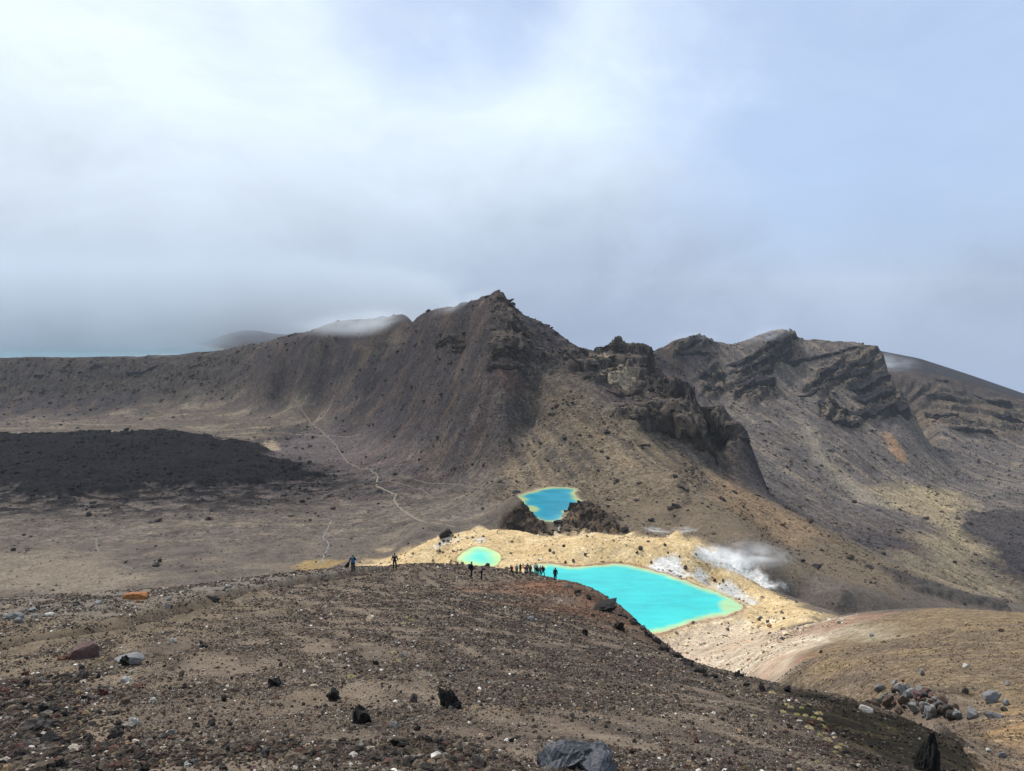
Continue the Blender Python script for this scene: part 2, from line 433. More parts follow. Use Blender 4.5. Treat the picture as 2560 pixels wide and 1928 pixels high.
def sdist(poly, X, Y, pad, wob=0, wscale=1.0, wocts=3, s1=1, s2=2):
    """signed distance to a closed outline on the ground (inside negative), evaluated near it only"""
    out = np.full(X.shape, 1e9)
    lo = poly.min(0) - pad; hi = poly.max(0) + pad
    m = (X > lo[0]) & (X < hi[0]) & (Y > lo[1]) & (Y < hi[1])
    x = X[m]; y = Y[m]
    if wob:
        x, y = x + wob * fbm(x, y, wscale, wocts, s1), y + wob * fbm(x, y, wscale, wocts, s2)
    d = np.full(x.shape, 1e18); ins = np.zeros(x.shape, bool)
    for k in range(len(poly)):
        a = poly[k]; b = poly[(k + 1) % len(poly)]
        e = b - a; L = max(e @ e, 1e-9)
        t = np.clip(((x - a[0]) * e[0] + (y - a[1]) * e[1]) / L, 0, 1)
        d = np.minimum(d, (x - a[0] - t * e[0]) ** 2 + (y - a[1] - t * e[1]) ** 2)
        if a[1] != b[1]:
            c = ((a[1] > y) != (b[1] > y)) & (x < (b[0] - a[0]) * (y - a[1]) / (b[1] - a[1]) + a[0])
            ins ^= c
    d = np.sqrt(d); d[ins] *= -1
    out[m] = d
    return out


def lake_outline(pix, z):
    out = []
    for a, b in pix:
        u, t = ray(a, b); Y = (z - EYE) / t
        out.append((u * Y, Y))
    p = np.array(out)
    for _ in range(2):                        # round the corners
        nx = np.roll(p, -1, 0)
        p = np.stack([0.75 * p + 0.25 * nx, 0.25 * p + 0.75 * nx], 1).reshape(-1, 2)
    return p


LAKES = {
    'big': (EYE - 117, lake_outline([(1322, 1416), (1345, 1409), (1375, 1409), (1405, 1415), (1440, 1419), (1500, 1412), (1560, 1409), (1620, 1424), (1680, 1441), (1740, 1463), (1790, 1481), (1830, 1498), (1854, 1515), (1848, 1529), (1815, 1540), (1770, 1545), (1720, 1559), (1680, 1573), (1640, 1583), (1560, 1595), (1450, 1570), (1390, 1520), (1330, 1450)], EYE - 117)),
    'small': (EYE - 118, lake_outline([(1140, 1398), (1150, 1387), (1164, 1376), (1178, 1368), (1195, 1365), (1214, 1368), (1236, 1376), (1247, 1385), (1253, 1398), (1245, 1410), (1232, 1415), (1210, 1418), (1178, 1413), (1150, 1407)], EYE - 118)),
    'third': (EYE - 125, lake_outline([(1293, 1240), (1313, 1233), (1332, 1229), (1348, 1222), (1370, 1219), (1408, 1218), (1437, 1221), (1444, 1227), (1435, 1236), (1442, 1244), (1458, 1254), (1450, 1270), (1424, 1284), (1412, 1297), (1400, 1304), (1361, 1306), (1340, 1300), (1318, 1287), (1296, 1272), (1296, 1262), (1307, 1254), (1303, 1246)], EYE - 125)),
    'blue': (EYE - 117.5, np.array([at(px, py, Y)[:2] for px, py, Y in ((-500, 890, 1370), (0, 890, 1365), (300, 885, 1362), (450, 880, 1370), (520, 874, 1420), (553, 869, 1500), (552, 866, 1560), (520, 862, 1660), (470, 858, 1790), (400, 850, 2100), (330, 845, 2600), (-800, 845, 2600))])),
}
LAKE_SD = {}
for key, (lz, poly) in LAKES.items():
    pad = 60 if key == 'blue' else 30
    wob = {'blue': 6, 'small': 1.0}.get(key, 2.4)
    sd = sdist(poly, XX, YY, pad, wob, 7, 3, 5, 6)
    LAKE_SD[key] = sd
    bank = 16.0 if key != 'blue' else 45.0
    if key == 'third':
        bank = 8.0
    wgt = 1 - sstep(0, bank, sd)
    shore = lz + np.clip(sd, -30, bank) * (0.10 if key != 'third' else 0.2)
    floor = lz - 0.15 - np.minimum(3.0, np.clip(-sd, 0, 30) * 0.25)
    ZZ = np.where(sd < 0, floor, np.where(sd < bank, ZZ * (1 - wgt) + shore * wgt, ZZ))
ZB = ZZ.copy()                                # the plain lie of the land, before rocks and gullies

# ------------------------------------------------------------------ rock, scree and colour of the ground
def region(pix, feather, y0=2.0, y1=2400.0, wob=0.0, wscale=1.0, seed=1):
    """soft mask of an area of ground given by its outline; feather and wobble in metres"""
    poly = outline(pix, y0, y1)
    return 1 - sstep(-feather, feather, sdist(poly, XX, YY, feather * 1.5 + wob, wob * 2, wscale, 3, seed, seed + 50))


mk = {}
mk['cliff_spur'] = region([(1585, 975), (1640, 945), (1700, 955), (1735, 985), (1752, 1040), (1775, 1105), (1790, 1150), (1740, 1125), (1690, 1105), (1640, 1090), (1600, 1070), (1550, 1040), (1560, 1000)], 12, 450, 760, 10, 30)
mk['cliff_back'] = region([(1760, 990), (1795, 1005), (1835, 1070), (1868, 1105), (1840, 1112), (1800, 1100), (1765, 1060)], 10, 560, 760, 8, 25)
mk['cliff_peak'] = region([(1228, 736), (1250, 724), (1285, 760), (1310, 800), (1345, 860), (1400, 890), (1395, 935), (1300, 935), (1240, 900), (1210, 870), (1255, 830), (1240, 790)], 12, 600, 800, 10, 30)
mk['cliff_crest'] = region([(1395, 845), (1465, 878), (1545, 855), (1590, 868), (1645, 880), (1655, 935), (1600, 965), (1500, 985), (1460, 955), (1425, 900)], 10, 600, 800, 10, 30)
ST = dict(feather=9, y0=1000, y1=1330, wob=14, wscale=40)
mk['strata'] = np.clip(region([(1825, 945), (1860, 912), (1930, 858), (1972, 820), (2002, 845), (1985, 872), (1930, 912), (1900, 945), (1860, 962)], **ST)
                       + region([(1815, 965), (1885, 938), (1940, 955), (1950, 992), (1870, 1015), (1820, 995)], **ST)
                       + region([(1735, 930), (1780, 900), (1815, 955), (1805, 990), (1750, 985)], **ST)
                       + region([(2000, 980), (2050, 930), (2140, 875), (2165, 858), (2205, 880), (2228, 925), (2150, 962), (2080, 992)], **ST)
                       + region([(2035, 1022), (2065, 998), (2120, 1030), (2160, 1005), (2200, 955), (2240, 960), (2295, 1055), (2230, 1048), (2160, 1065), (2095, 1062)], **ST)
                       + region([(1690, 872), (1745, 836), (1785, 850), (1765, 885), (1700, 897)], **ST), 0, 1)
mk['wall_right'] = region([(2250, 940), (2400, 970), (2560, 1010), (2750, 1040), (2750, 1110), (2560, 1085), (2400, 1080), (2290, 1075)], 18, 1100, 1600, 20, 60)
mk['crag_left'] = region([(1262, 1295), (1297, 1262), (1328, 1282), (1352, 1305), (1395, 1338), (1330, 1345), (1260, 1332), (1240, 1328)], 4, 370, 420, 3, 9)
mk['crag_right'] = region([(1412, 1278), (1456, 1252), (1495, 1268), (1540, 1295), (1552, 1330), (1500, 1340), (1440, 1338), (1402, 1325)], 4, 365, 420, 3, 9)
mk['wall_left'] = region([(-300, 900), (0, 900), (400, 892), (560, 885), (700, 860), (760, 890), (560, 960), (300, 985), (0, 985), (-300, 985)], 15, 1180, 1360, 25, 60)
mk['talus_rock'] = region([(1070, 840), (1160, 830), (1190, 855), (1150, 880), (1090, 868)], 8, 700, 950, 10, 25)
mk['lava'] = region([(-700, 1088), (150, 1090), (280, 1083), (440, 1083), (530, 1101), (610, 1114), (700, 1146), (780, 1160), (700, 1200), (560, 1215), (420, 1215), (250, 1235), (0, 1225), (-700, 1225)], 7, 560, 850, 60, 55)
mk['lava_fringe'] = region([(-700, 1180), (400, 1170), (700, 1150), (870, 1165), (900, 1185), (870, 1215), (760, 1260), (560, 1270), (300, 1290), (0, 1290), (-700, 1290)], 40, 450, 760, 40, 60)
mk['lava_right'] = region([(2385, 1325), (2440, 1285), (2600, 1270), (2800, 1270), (2800, 1450), (2560, 1450), (2480, 1425), (2505, 1385), (2440, 1350)], 6, 600, 900, 18, 40)
mk['lava_tongue'] = region([(2190, 1425), (2250, 1440), (2400, 1490), (2530, 1520), (2480, 1525), (2350, 1495), (2240, 1462)], 4, 380, 480, 6, 14)
mk['lava_hollow'] = region([(1965, 1462), (2030, 1480), (2140, 1500), (2300, 1510), (2300, 1525), (2100, 1535), (2010, 1510)], 6, 260, 420, 6, 14)
mk['sulphur'] = region([(820, 1440), (930, 1405), (1010, 1375), (1060, 1355), (1110, 1335), (1200, 1318), (1300, 1322), (1400, 1340), (1500, 1333), (1600, 1338), (1720, 1345), (1770, 1365), (1830, 1420), (1920, 1475), (1990, 1505), (2080, 1542), (2000, 1560), (1800, 1600), (1600, 1640), (1400, 1640), (1200, 1560), (1000, 1480)], 6, 170, 385, 6, 14)
mk['grey_a'] = region([(1618, 1424), (1640, 1397), (1680, 1388), (1702, 1400), (1718, 1440), (1700, 1456), (1660, 1445)], 1.6, 290, 340, 2, 4)
mk['grey_b'] = region([(1720, 1440), (1738, 1415), (1778, 1438), (1768, 1464)], 1.6, 280, 340, 2, 4)
mk['grey_c'] = region([(1782, 1462), (1812, 1450), (1852, 1474), (1902, 1510), (1860, 1512), (1820, 1488)], 1.6, 270, 330, 2, 4)
mk['grey_d'] = region([(1735, 1385), (1760, 1362), (1795, 1358), (1840, 1385), (1885, 1418), (1925, 1458), (1965, 1468), (1930, 1468), (1870, 1448), (1800, 1418), (1760, 1400)], 1.8, 280, 345, 2, 4)
mk['grey_e'] = region([(1185, 1346), (1215, 1344), (1212, 1356), (1190, 1356)], 1.5, 330, 380, 2, 4)
mk['grey_f'] = region([(1085, 1366), (1120, 1345), (1126, 1350), (1095, 1372)], 1.2, 330, 380, 1.5, 4)
mk['pale_gravel'] = region([(1620, 1600), (1700, 1578), (1800, 1552), (1850, 1556), (1950, 1575), (2110, 1542), (2180, 1548), (2090, 1600), (2000, 1660), (1960, 1705), (1860, 1730), (1780, 1700), (1680, 1690), (1600, 1660)], 4, 85, 275, 5, 12)
mk['white_streak'] = region([(1765, 1685), (1800, 1650), (1880, 1618), (1960, 1598), (2040, 1580), (2030, 1600), (1965, 1640), (1905, 1675), (1850, 1705)], 5, 110, 215, 7, 9)
mk['red_bank'] = region([(1850, 1718), (1900, 1680), (1950, 1650), (2020, 1625), (2000, 1665), (1955, 1700), (1900, 1730)], 4, 80, 175, 6, 6)
mk['dust_red'] = region([(1930, 1590), (2060, 1556), (2150, 1535), (2240, 1530), (2200, 1545), (2060, 1580), (1960, 1605)], 3, 120, 220, 4, 8)
mk['hill'] = region([(2000, 1710), (1985, 1668), (2070, 1606), (2150, 1560), (2260, 1530), (2400, 1514), (2800, 1530), (2900, 1928), (2430, 1960), (2400, 1830), (2150, 1760)], 5, 20, 215, 5, 10)
mk['hill_dark'] = region([(2060, 1660), (2140, 1610), (2260, 1600), (2450, 1560), (2560, 1560), (2560, 1700), (2450, 1700), (2340, 1640), (2200, 1640)], 8, 40, 190, 8, 12)
mk['hill_grey'] = region([(2110, 1570), (2200, 1560), (2250, 1590), (2180, 1600), (2110, 1592)], 4, 100, 190, 3, 6)
mk['hill_orange'] = region([(2400, 1840), (2470, 1790), (2560, 1760), (2800, 1760), (2800, 1960), (2430, 1960)], 2.5, 18, 45, 3, 5)
mk['red_scoria'] = region([(1215, 1468), (1300, 1452), (1395, 1450), (1450, 1480), (1540, 1520), (1600, 1555), (1540, 1555), (1440, 1535), (1380, 1500), (1300, 1482)], 5, 45, 112, 5, 8)
mk['brown_rim'] = region([(1440, 1490), (1540, 1525), (1610, 1570), (1665, 1625), (1640, 1640), (1560, 1590), (1470, 1550)], 4, 40, 100, 4, 6)
mk['moss_bank'] = region([(1950, 1728), (2140, 1748), (2260, 1792), (2400, 1853), (2445, 1940), (2130, 1960), (2075, 1860), (2010, 1790)], 1.0, 6, 27, 1.6, 3)
mk['dark_flank'] = region([(1020, 1490), (1250, 1480), (1420, 1510), (1560, 1580), (1680, 1660), (1900, 1735), (2060, 1790), (2110, 1960), (1250, 1960), (1180, 1760), (1060, 1600)], 2.5, 5, 95, 4, 5)
mk['brown_left'] = region([(-300, 1560), (150, 1530), (420, 1490), (640, 1460), (700, 1480), (560, 1560), (420, 1640), (300, 1760), (120, 1880), (-300, 1928)], 3, 5, 62, 4, 6)
mk['grey_stones'] = region([(-300, 1480), (400, 1470), (640, 1440), (900, 1415), (1000, 1425), (640, 1475), (420, 1515), (120, 1560), (-300, 1580)], 2.5, 30, 95, 3, 6)
mk['tan_floor'] = region([(-300, 1050), (200, 1038), (330, 1020), (500, 985), (620, 990), (740, 985), (820, 1010), (860, 1050), (700, 1060), (640, 1100), (560, 1110), (440, 1082), (150, 1090), (-300, 1085)], 35, 830, 1220, 30, 80)
mk['purple_floor'] = region([(620, 1120), (760, 1070), (900, 1070), (1000, 1120), (1040, 1160), (980, 1190), (860, 1170), (740, 1150)], 25, 620, 950, 25, 60)
mk['rose_floor'] = region([(870, 1140), (960, 1120), (1040, 1130), (1060, 1165), (960, 1175), (900, 1165)], 12, 620, 800, 14, 30)
mk['tan_patch'] = region([(655, 1105), (680, 1098), (695, 1110), (700, 1128), (668, 1124)], 5, 780, 900, 4, 12)
mk['tan_low'] = region([(-300, 1400), (100, 1390), (250, 1400), (380, 1440), (300, 1475), (-300, 1475)], 10, 310, 410, 12, 30)
mk['ochre_low'] = region([(735, 1420), (760, 1400), (830, 1395), (860, 1405), (820, 1425), (760, 1430)], 4, 300, 400, 5, 10)
mk['ochre_up'] = region([(930, 1372), (970, 1366), (985, 1374), (950, 1380)], 3, 360, 440, 3, 8)
mk['olive_spur'] = region([(1335, 1055), (1245, 1190), (1250, 1225), (1330, 1300), (1560, 1340), (1800, 1360), (2000, 1470), (2250, 1480), (2330, 1448), (2100, 1340), (1900, 1240), (1760, 1175), (1640, 1095), (1520, 1030), (1430, 940), (1400, 930)], 14, 330, 660, 16, 40)
mk['orange_spur'] = region([(1780, 1180), (1880, 1232), (2000, 1300), (2080, 1345), (2000, 1360), (1880, 1310), (1790, 1250)], 14, 400, 560, 14, 30)
mk['valley_tan'] = region([(2180, 1225), (2300, 1215), (2420, 1240), (2400, 1300), (2440, 1350), (2500, 1400), (2480, 1425), (2560, 1470), (2560, 1510), (2420, 1475), (2300, 1430), (2250, 1380), (2340, 1330), (2300, 1290)], 22, 400, 950, 26, 60)
mk['scree_tan'] = region([(1990, 1040), (2020, 1050), (2070, 1130), (2130, 1200), (2250, 1270), (2150, 1250), (2050, 1170)], 14, 780, 1120, 12, 40)
mk['scree_orange'] = region([(2205, 1075), (2225, 1080), (2262, 1140), (2270, 1160), (2240, 1150)], 5, 980, 1130, 6, 20)
mk['pale_rock'] = region([(1470, 905), (1500, 890), (1540, 895), (1520, 915), (1480, 925)], 5, 650, 730, 4, 14) + region([(1500, 940), (1545, 925), (1590, 940), (1600, 970), (1560, 975), (1500, 965)], 5, 620, 730, 4, 14)
mk['red_slope'] = region([(1230, 930), (1290, 930), (1300, 980), (1270, 1000), (1235, 970)], 10, 600, 720, 12, 25)
mk['tan_high'] = region([(880, 880), (930, 850), (1000, 830), (1010, 845), (960, 870), (900, 895)], 8, 850, 1050, 8, 30)
mk['rust_high'] = region([(500, 890), (700, 870), (760, 900), (700, 950), (560, 940)], 30, 1050, 1330, 30, 60)
mk['outcrop'] = region([(1690, 1170), (1735, 1158), (1765, 1200), (1722, 1250), (1702, 1310), (1678, 1300), (1695, 1230)], 5, 380, 560, 9, 16)
mk['far_slope'] = ((YY > 1750) & (UU > 0.3)) * 1.0
cliffs = np.clip(mk['cliff_spur'] + mk['cliff_back'] + mk['cliff_peak'] + 0.8 * mk['cliff_crest'] + 0.9 * mk['strata'] + 0.7 * mk['wall_right'] + mk['crag_left'] + mk['crag_right'] + 0.45 * mk['wall_left'] + 0.7 * mk['talus_rock'] + mk['outcrop'], 0, 1)

# --- relief
shore_free = np.ones_like(ZZ)
for key in LAKES:
    shore_free *= sstep(0.5, 10 if key != 'blue' else 30, LAKE_SD[key])
mount = sstep(470, 640, YY) * (1 - sstep(1380, 1500, YY))
PEAK = hit(1247, 735, 600, 760)
ang = np.arctan2(XX - PEAK[0], PEAK[1] - YY); rad = np.hypot(XX - PEAK[0], YY - PEAK[1]) + 1
dz = np.zeros_like(ZZ)
far_rough = fbm(XX, YY, 70, 5, 11, where=mount)
mid_rough = fbm(XX, YY, 14, 4, 23, 0.6, where=mount)
grain = fbm(XX, YY, 4.5, 3, 31, 0.65, where=sstep(100, 101, YY))
dz += mount * shore_free * (4.5 * far_rough + 2.2 * mid_rough + 1.0 * grain)
# gullies down the peak's flanks and the scree across the valley
gul = fbm(ang * 15 + 0.6 * noise2(rad / 60, ang * 4, 3), rad / 90, 1.0, 3, 41, where=mount)
dz += sstep(480, 560, YY) * (1 - sstep(1100, 1250, YY)) * (UU < 0.42) * shore_free * gul * 2.2 * sstep(80, 300, rad)
right_side = sstep(0.22, 0.30, UU) * sstep(640, 800, YY) * (1 - sstep(1340, 1420, YY))
val = fbm((XX + 0.55 * YY) / 16, YY / 120, 1.0, 4, 47, 0.55, where=right_side)
dz += right_side * val * 4.0 * (1 - mk['strata'] * 0.7)
wl = fbm(XX / 9, YY / 60, 1.0, 3, 57, where=mk['wall_left'])
dz += mk['wall_left'] * wl * 5
# crags
rg = fbm(XX, YY, 34, 5, 61, 0.55, True, where=cliffs)
rg2 = fbm(XX * 1.7, YY, 13, 4, 67, 0.6, True, where=cliffs)
big = np.clip(mk['cliff_spur'] + mk['cliff_back'] + 0.45 * mk['cliff_peak'] + 0.6 * mk['cliff_crest'], 0, 1)
dz += big * (20 * (rg - 0.18) + 8 * (rg2 - 0.18))
dz += np.clip(mk['wall_left'] * 0.6 + mk['talus_rock'] * 0.8, 0, 1) * (9 * (rg - 0.2) + 4.5 * (rg2 - 0.2))
dz += (mk['crag_left'] + mk['crag_right']) * (8.0 * fbm(XX, YY, 11, 4, 71, 0.6, True, where=mk['crag_left'] + mk['crag_right']) + 4.0 * fbm(XX, YY, 4, 3, 73, 0.6, True, where=mk['crag_left'] + mk['crag_right']) - 1.6)
craggy = fbm(XX, YY, 8, 4, 75, 0.65, True, where=cliffs)
dz += (cliffs + 0.8 * mk['cliff_back'] + 0.6 * mk['cliff_spur']) * sstep(420, 440, YY) * 5.5 * (craggy - 0.2)
dz += mk['outcrop'] * 5 * (rg2 - 0.1)
ZZ = ZZ + dz
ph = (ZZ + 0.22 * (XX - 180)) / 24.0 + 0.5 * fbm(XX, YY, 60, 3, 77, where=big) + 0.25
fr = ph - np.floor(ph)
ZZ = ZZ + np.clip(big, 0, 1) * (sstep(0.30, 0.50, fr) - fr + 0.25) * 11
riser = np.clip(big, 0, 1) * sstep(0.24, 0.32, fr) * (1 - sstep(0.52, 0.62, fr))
# layered lavas dipping to one side
bands = np.clip(mk['strata'] + 0.75 * mk['wall_right'], 0, 1)
sdip = ZZ - 0.45 * (XX - 500) * np.where(UU > 0.58, -0.25, 1.0) + 12 * fbm(XX, YY, 60, 4, 83, where=bands)
patchy = 0.5 + 0.5 * sstep(-0.15, 0.15, fbm(XX, YY, 45, 3, 81, where=bands))
for per, k in ((16.0, 0.85), (6.0, 0.5)):
    ph = sdip / per + 0.5 * fbm(XX, YY, 40, 3, 85, where=bands)
    fr = ph - np.floor(ph)
    step = np.floor(ph) + sstep(0.18, 0.38, fr)
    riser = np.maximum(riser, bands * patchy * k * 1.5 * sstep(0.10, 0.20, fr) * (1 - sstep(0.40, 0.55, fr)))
    ZZ = ZZ + bands * patchy * k * (step - ph + 0.2) * per * 0.8
ZZ = ZZ + bands * (5 * (rg2 - 0.2) + 3.2 * fbm(XX, YY, 6, 3, 87, 0.6, where=bands))
# same for the pale ledges of the spur
fr = ZZ / 9.0 + 0.2 * far_rough; fr = fr - np.floor(fr)
ZZ = ZZ + np.clip(mk['cliff_crest'] + mk['cliff_spur'] * 0.5, 0, 1) * (sstep(0.2, 0.5, fr) - fr) * 6
# crater floor, old lava, near slopes
floor_zone = sstep(135, 200, YY) * (1 - sstep(760, 900, YY)) * (UU < 0.03) * shore_free * (1 - mk['sulphur'])
ZZ = ZZ + floor_zone * (2.2 * fbm(XX, YY, 55, 4, 91, where=floor_zone) + 0.9 * fbm(XX, YY * 1.8, 9, 3, 93, where=floor_zone))
press = fbm(XX * 0.55 + 0.2 * YY, YY, 26, 4, 97, 0.6, True, where=mk['lava'] + mk['lava_fringe'])
lv = np.clip(mk['lava'] + 0.5 * mk['lava_fringe'], 0, 1)
ZZ = ZZ + mk['lava'] * 3.0
ZZ = ZZ + lv * (6.5 * (press - 0.12) + 2.6 * fbm(XX, YY, 6, 3, 99, 0.6, True, where=lv))
ZZ = ZZ + np.clip(mk['lava_right'] + mk['lava_tongue'] + 0.2 * mk['lava_hollow'], 0, 1) * (2.5 + 4 * fbm(XX, YY, 14, 4, 101, 0.6, True, where=mk['lava_right'] + mk['lava_tongue'] + mk['lava_hollow']))
sp_zone = sstep(190, 240, YY) * (1 - sstep(390, 470, YY)) * (UU > -0.12) * shore_free
ZZ = ZZ + sp_zone * (1.0 * fbm(XX, YY, 22, 4, 103, where=sp_zone) + 0.7 * fbm(XX, YY, 5, 3, 105, where=sp_zone))
rill = fbm((XX * 0.8 + YY * 0.6) / 3.2, (YY * 0.8 - XX * 0.6) / 16, 1.0, 3, 107, where=sp_zone)
ZZ = ZZ + sp_zone * mk['sulphur'] * rill * 0.9
hz = mk['hill'] * sstep(18, 30, YY)
ZZ = ZZ + hz * (0.9 * fbm(XX, YY, 18, 4, 109, where=hz) + 0.35 * fbm((XX + YY * .5) / 2.5, (YY - XX * .5) / 9, 1.0, 3, 111, where=hz))
near = 1 - sstep(110, 135, YY)
nr = sstep(1.5, 6, YY) * near
ZZ = ZZ + nr * (1 - mk['hill']) * (0.34 * fbm(XX, YY, 9, 4, 113, where=nr) + 0.12 * fbm(XX, YY, 1.8, 2, 115, where=nr) * sstep(2, 6, YY) + 0.03 * fbm(XX, YY, 0.5, 1, 117, where=nr) * (1 - sstep(8, 14, YY)))
edge = region([(1395, 1455), (1460, 1480), (1540, 1515), (1610, 1565), (1660, 1618), (1710, 1645), (1770, 1685), (1840, 1708), (1930, 1722), (2010, 1732), (1990, 1748), (1900, 1740), (1790, 1712), (1690, 1660), (1620, 1600), (1540, 1545), (1440, 1490)], 1.6, 20, 105, 1.0, 3)
ZZ = ZZ + edge * nr * (1.3 * fbm(XX, YY, 3.2, 3, 119, 0.6, True, where=edge) + 0.1) * sstep(20, 60, YY)

# the trodden path along the ridge, worn into the scoria
def along(pix, y0, y1, width):
    """nearness to a line on the ground: 1 on it, 0 from width metres away"""
    p = outline(pix, y0, y1)
    lo = p.min(0) - width; hi = p.max(0) + width
    m = (XX > lo[0]) & (XX < hi[0]) & (YY > lo[1]) & (YY < hi[1])
    x = XX[m] + 0.25 * fbm(XX[m], YY[m], 2.0, 2, 131); y = YY[m] + 0.5 * fbm(XX[m], YY[m], 3.0, 2, 133)
    d = np.full(x.shape, 1e9)
    for a, b in zip(p[:-1], p[1:]):
        e = b - a; t = np.clip(((x - a[0]) * e[0] + (y - a[1]) * e[1]) / (e @ e), 0, 1)
        d = np.minimum(d, np.hypot(x - a[0] - t * e[0], y - a[1] - t * e[1]))
    out = np.zeros(XX.shape); out[m] = 1 - np.clip(d / width, 0, 1)
    return out


TRACK = [(-200, 1660), (0, 1620), (150, 1598), (300, 1568), (430, 1530), (560, 1492), (700, 1466), (860, 1440), (990, 1424), (1080, 1428), (1150, 1443), (1260, 1456), (1330, 1450)]
trk = along(TRACK, 15, 112, 1.6)
ZZ = ZZ - 0.55 * sstep(0.15, 0.8, trk) + 0.16 * sstep(0.02, 0.2, trk)
trk2 = along([(330, 1660), (420, 1630), (520, 1590), (640, 1545), (760, 1510)], 18, 60, 1.0)
ZZ = ZZ - 0.22 * sstep(0.2, 0.8, trk2)

# --- slope, for where rock stands bare
gx = np.gradient(ZZ, axis=1) / np.maximum(np.gradient(XX, axis=1), 1e-6)
gy = (np.gradient(ZZ, axis=0) - gx * np.gradient(XX, axis=0)) / np.maximum(np.gradient(YY, axis=0), 1e-6)
steep = np.hypot(gx, gy)

# --- base colours of the ground (albedo)
C = np.zeros(ZZ.shape + (3,), np.float32)
C[:] = (0.086, 0.071, 0.061)  # kept dark: the shade over the left basin is put into this tone


def paint(mask, col, strength=1.0):
    m = np.clip(np.asarray(mask) * strength, 0, 1)
    w_ = m > 1e-3
    k_ = m[w_][:, None].astype(np.float32)
    C[w_] = C[w_] * (1 - k_) + np.array(col, np.float32) * k_


beyond = (YY > 85) * 1.0
blot = fbm(XX, YY, 45, 4, 201, where=beyond); blot2 = fbm(XX, YY, 12, 4, 203, 0.6, where=beyond)
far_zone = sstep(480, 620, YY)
streak = fbm(ang * 34, rad / 130, 1.0, 4, 205, 0.6, where=far_zone)
vstreak = fbm((XX + 0.55 * YY) / 9, YY / 110, 1.0, 4, 207, 0.6, where=far_zone)
# mountain scree: grey-purple with brown and ochre runs
paint(far_zone, (0.052, 0.043, 0.042))
paint(far_zone * sstep(0.0, 0.3, blot + 0.3 * blot2), (0.038, 0.033, 0.037), 0.8)
paint(far_zone * sstep(0.05, 0.3, -blot + 0.3 * blot2), (0.092, 0.066, 0.048), 0.7)
paint(far_zone * sstep(0.05, 0.3, streak + 0.4 * blot), (0.118, 0.088, 0.064), 0.45)
mott = fbm(XX, YY, 22, 4, 253, 0.65, where=far_zone)
paint(far_zone * sstep(0.04, 0.24, mott), (0.112, 0.076, 0.054), 0.55)
paint(far_zone * sstep(0.06, 0.26, -mott), (0.030, 0.027, 0.031), 0.6)
paint(right_side, (0.074, 0.064, 0.063))
paint(right_side * sstep(0.0, 0.28, vstreak + 0.5 * blot), (0.145, 0.116, 0.092), 0.8)
paint(right_side * sstep(0.04, 0.3, -vstreak + 0.3 * blot2), (0.040, 0.035, 0.038), 0.8)
paint(mk['rust_high'] * sstep(-0.2, 0.3, blot2), (0.105, 0.070, 0.050), 0.7)
lw = fbm(XX, YY, 26, 4, 249, 0.6, where=mk['wall_left'])
paint(mk['wall_left'], (0.034, 0.028, 0.026), 0.9)
paint(mk['wall_left'] * sstep(0.05, 0.2, lw), (0.018, 0.016, 0.017), 0.75)
paint(mk['wall_left'] * sstep(0.05, 0.3, blot2), (0.085, 0.058, 0.038), 0.6)
paint(mk['olive_spur'], (0.105, 0.082, 0.059))
paint(mk['olive_spur'] * sstep(0.0, 0.22, streak), (0.150, 0.112, 0.072), 0.7)
paint(mk['olive_spur'] * sstep(0.03, 0.25, -streak + 0.4 * blot2), (0.050, 0.043, 0.038), 0.85)
paint(mk['orange_spur'], (0.19, 0.125, 0.075), 0.55)
paint(mk['red_slope'], (0.12, 0.066, 0.052), 0.6)
paint(mk['tan_high'] * sstep(-0.2, 0.2, streak), (0.19, 0.145, 0.085), 0.75)
# crater floor
paint(mk['tan_floor'], (0.130, 0.102, 0.074), 0.6)
fl = fbm(XX / 2.6 + YY * 0.15, YY, 26, 4, 209, 0.6, where=(YY > 250) * (UU < 0.05))
paint(mk['tan_floor'] * sstep(0.02, 0.2, fl), (0.225, 0.178, 0.122), 0.55)
paint(mk['purple_floor'], (0.108, 0.087, 0.079), 0.8)
paint(mk['rose_floor'] * sstep(-0.15, 0.2, fl), (0.17, 0.118, 0.098), 0.6)
paint(mk['tan_patch'], (0.30, 0.23, 0.15), 0.9)
lowl = sstep(280, 320, YY) * (1 - sstep(620, 720, YY)) * (UU < 0.02) * (1 - mk['sulphur'])
paint(lowl * sstep(0.05, 0.3, fl + 0.3 * blot2), (0.135, 0.110, 0.085), 0.6)
paint(lowl * sstep(0.05, 0.3, -fl + 0.3 * blot2), (0.075, 0.062, 0.054), 0.6)
bm_ = fbm(XX, YY, 17, 4, 255, 0.65, where=lowl)
paint(lowl * sstep(0.05, 0.25, bm_), (0.140, 0.112, 0.086), 0.5)
paint(lowl * sstep(0.05, 0.25, -bm_), (0.048, 0.041, 0.038), 0.6)
paint(mk['tan_low'], (0.19, 0.155, 0.115), 0.45)
paint(mk['ochre_low'], (0.23, 0.155, 0.065), 0.7)
paint(mk['ochre_up'], (0.28, 0.21, 0.13), 0.7)
lm = np.clip(mk['lava'] + mk['lava_fringe'] * sstep(-0.05, 0.25, press - 0.1 + 0.6 * blot2), 0, 1)
paint(lm, (0.009, 0.0082, 0.010), 0.96)
paint(mk['lava'] * sstep(0.22, 0.5, blot2 + 0.3 * grain), (0.024, 0.020, 0.019), 0.5)
paint(mk['lava_right'], (0.040, 0.035, 0.037), 0.93)
paint(mk['lava_tongue'], (0.048, 0.042, 0.040), 0.9)
paint(mk['lava_hollow'], (0.060, 0.052, 0.047), 0.75)
paint(mk['valley_tan'] * (1 - mk['lava_right']), (0.215, 0.170, 0.105), 0.62)
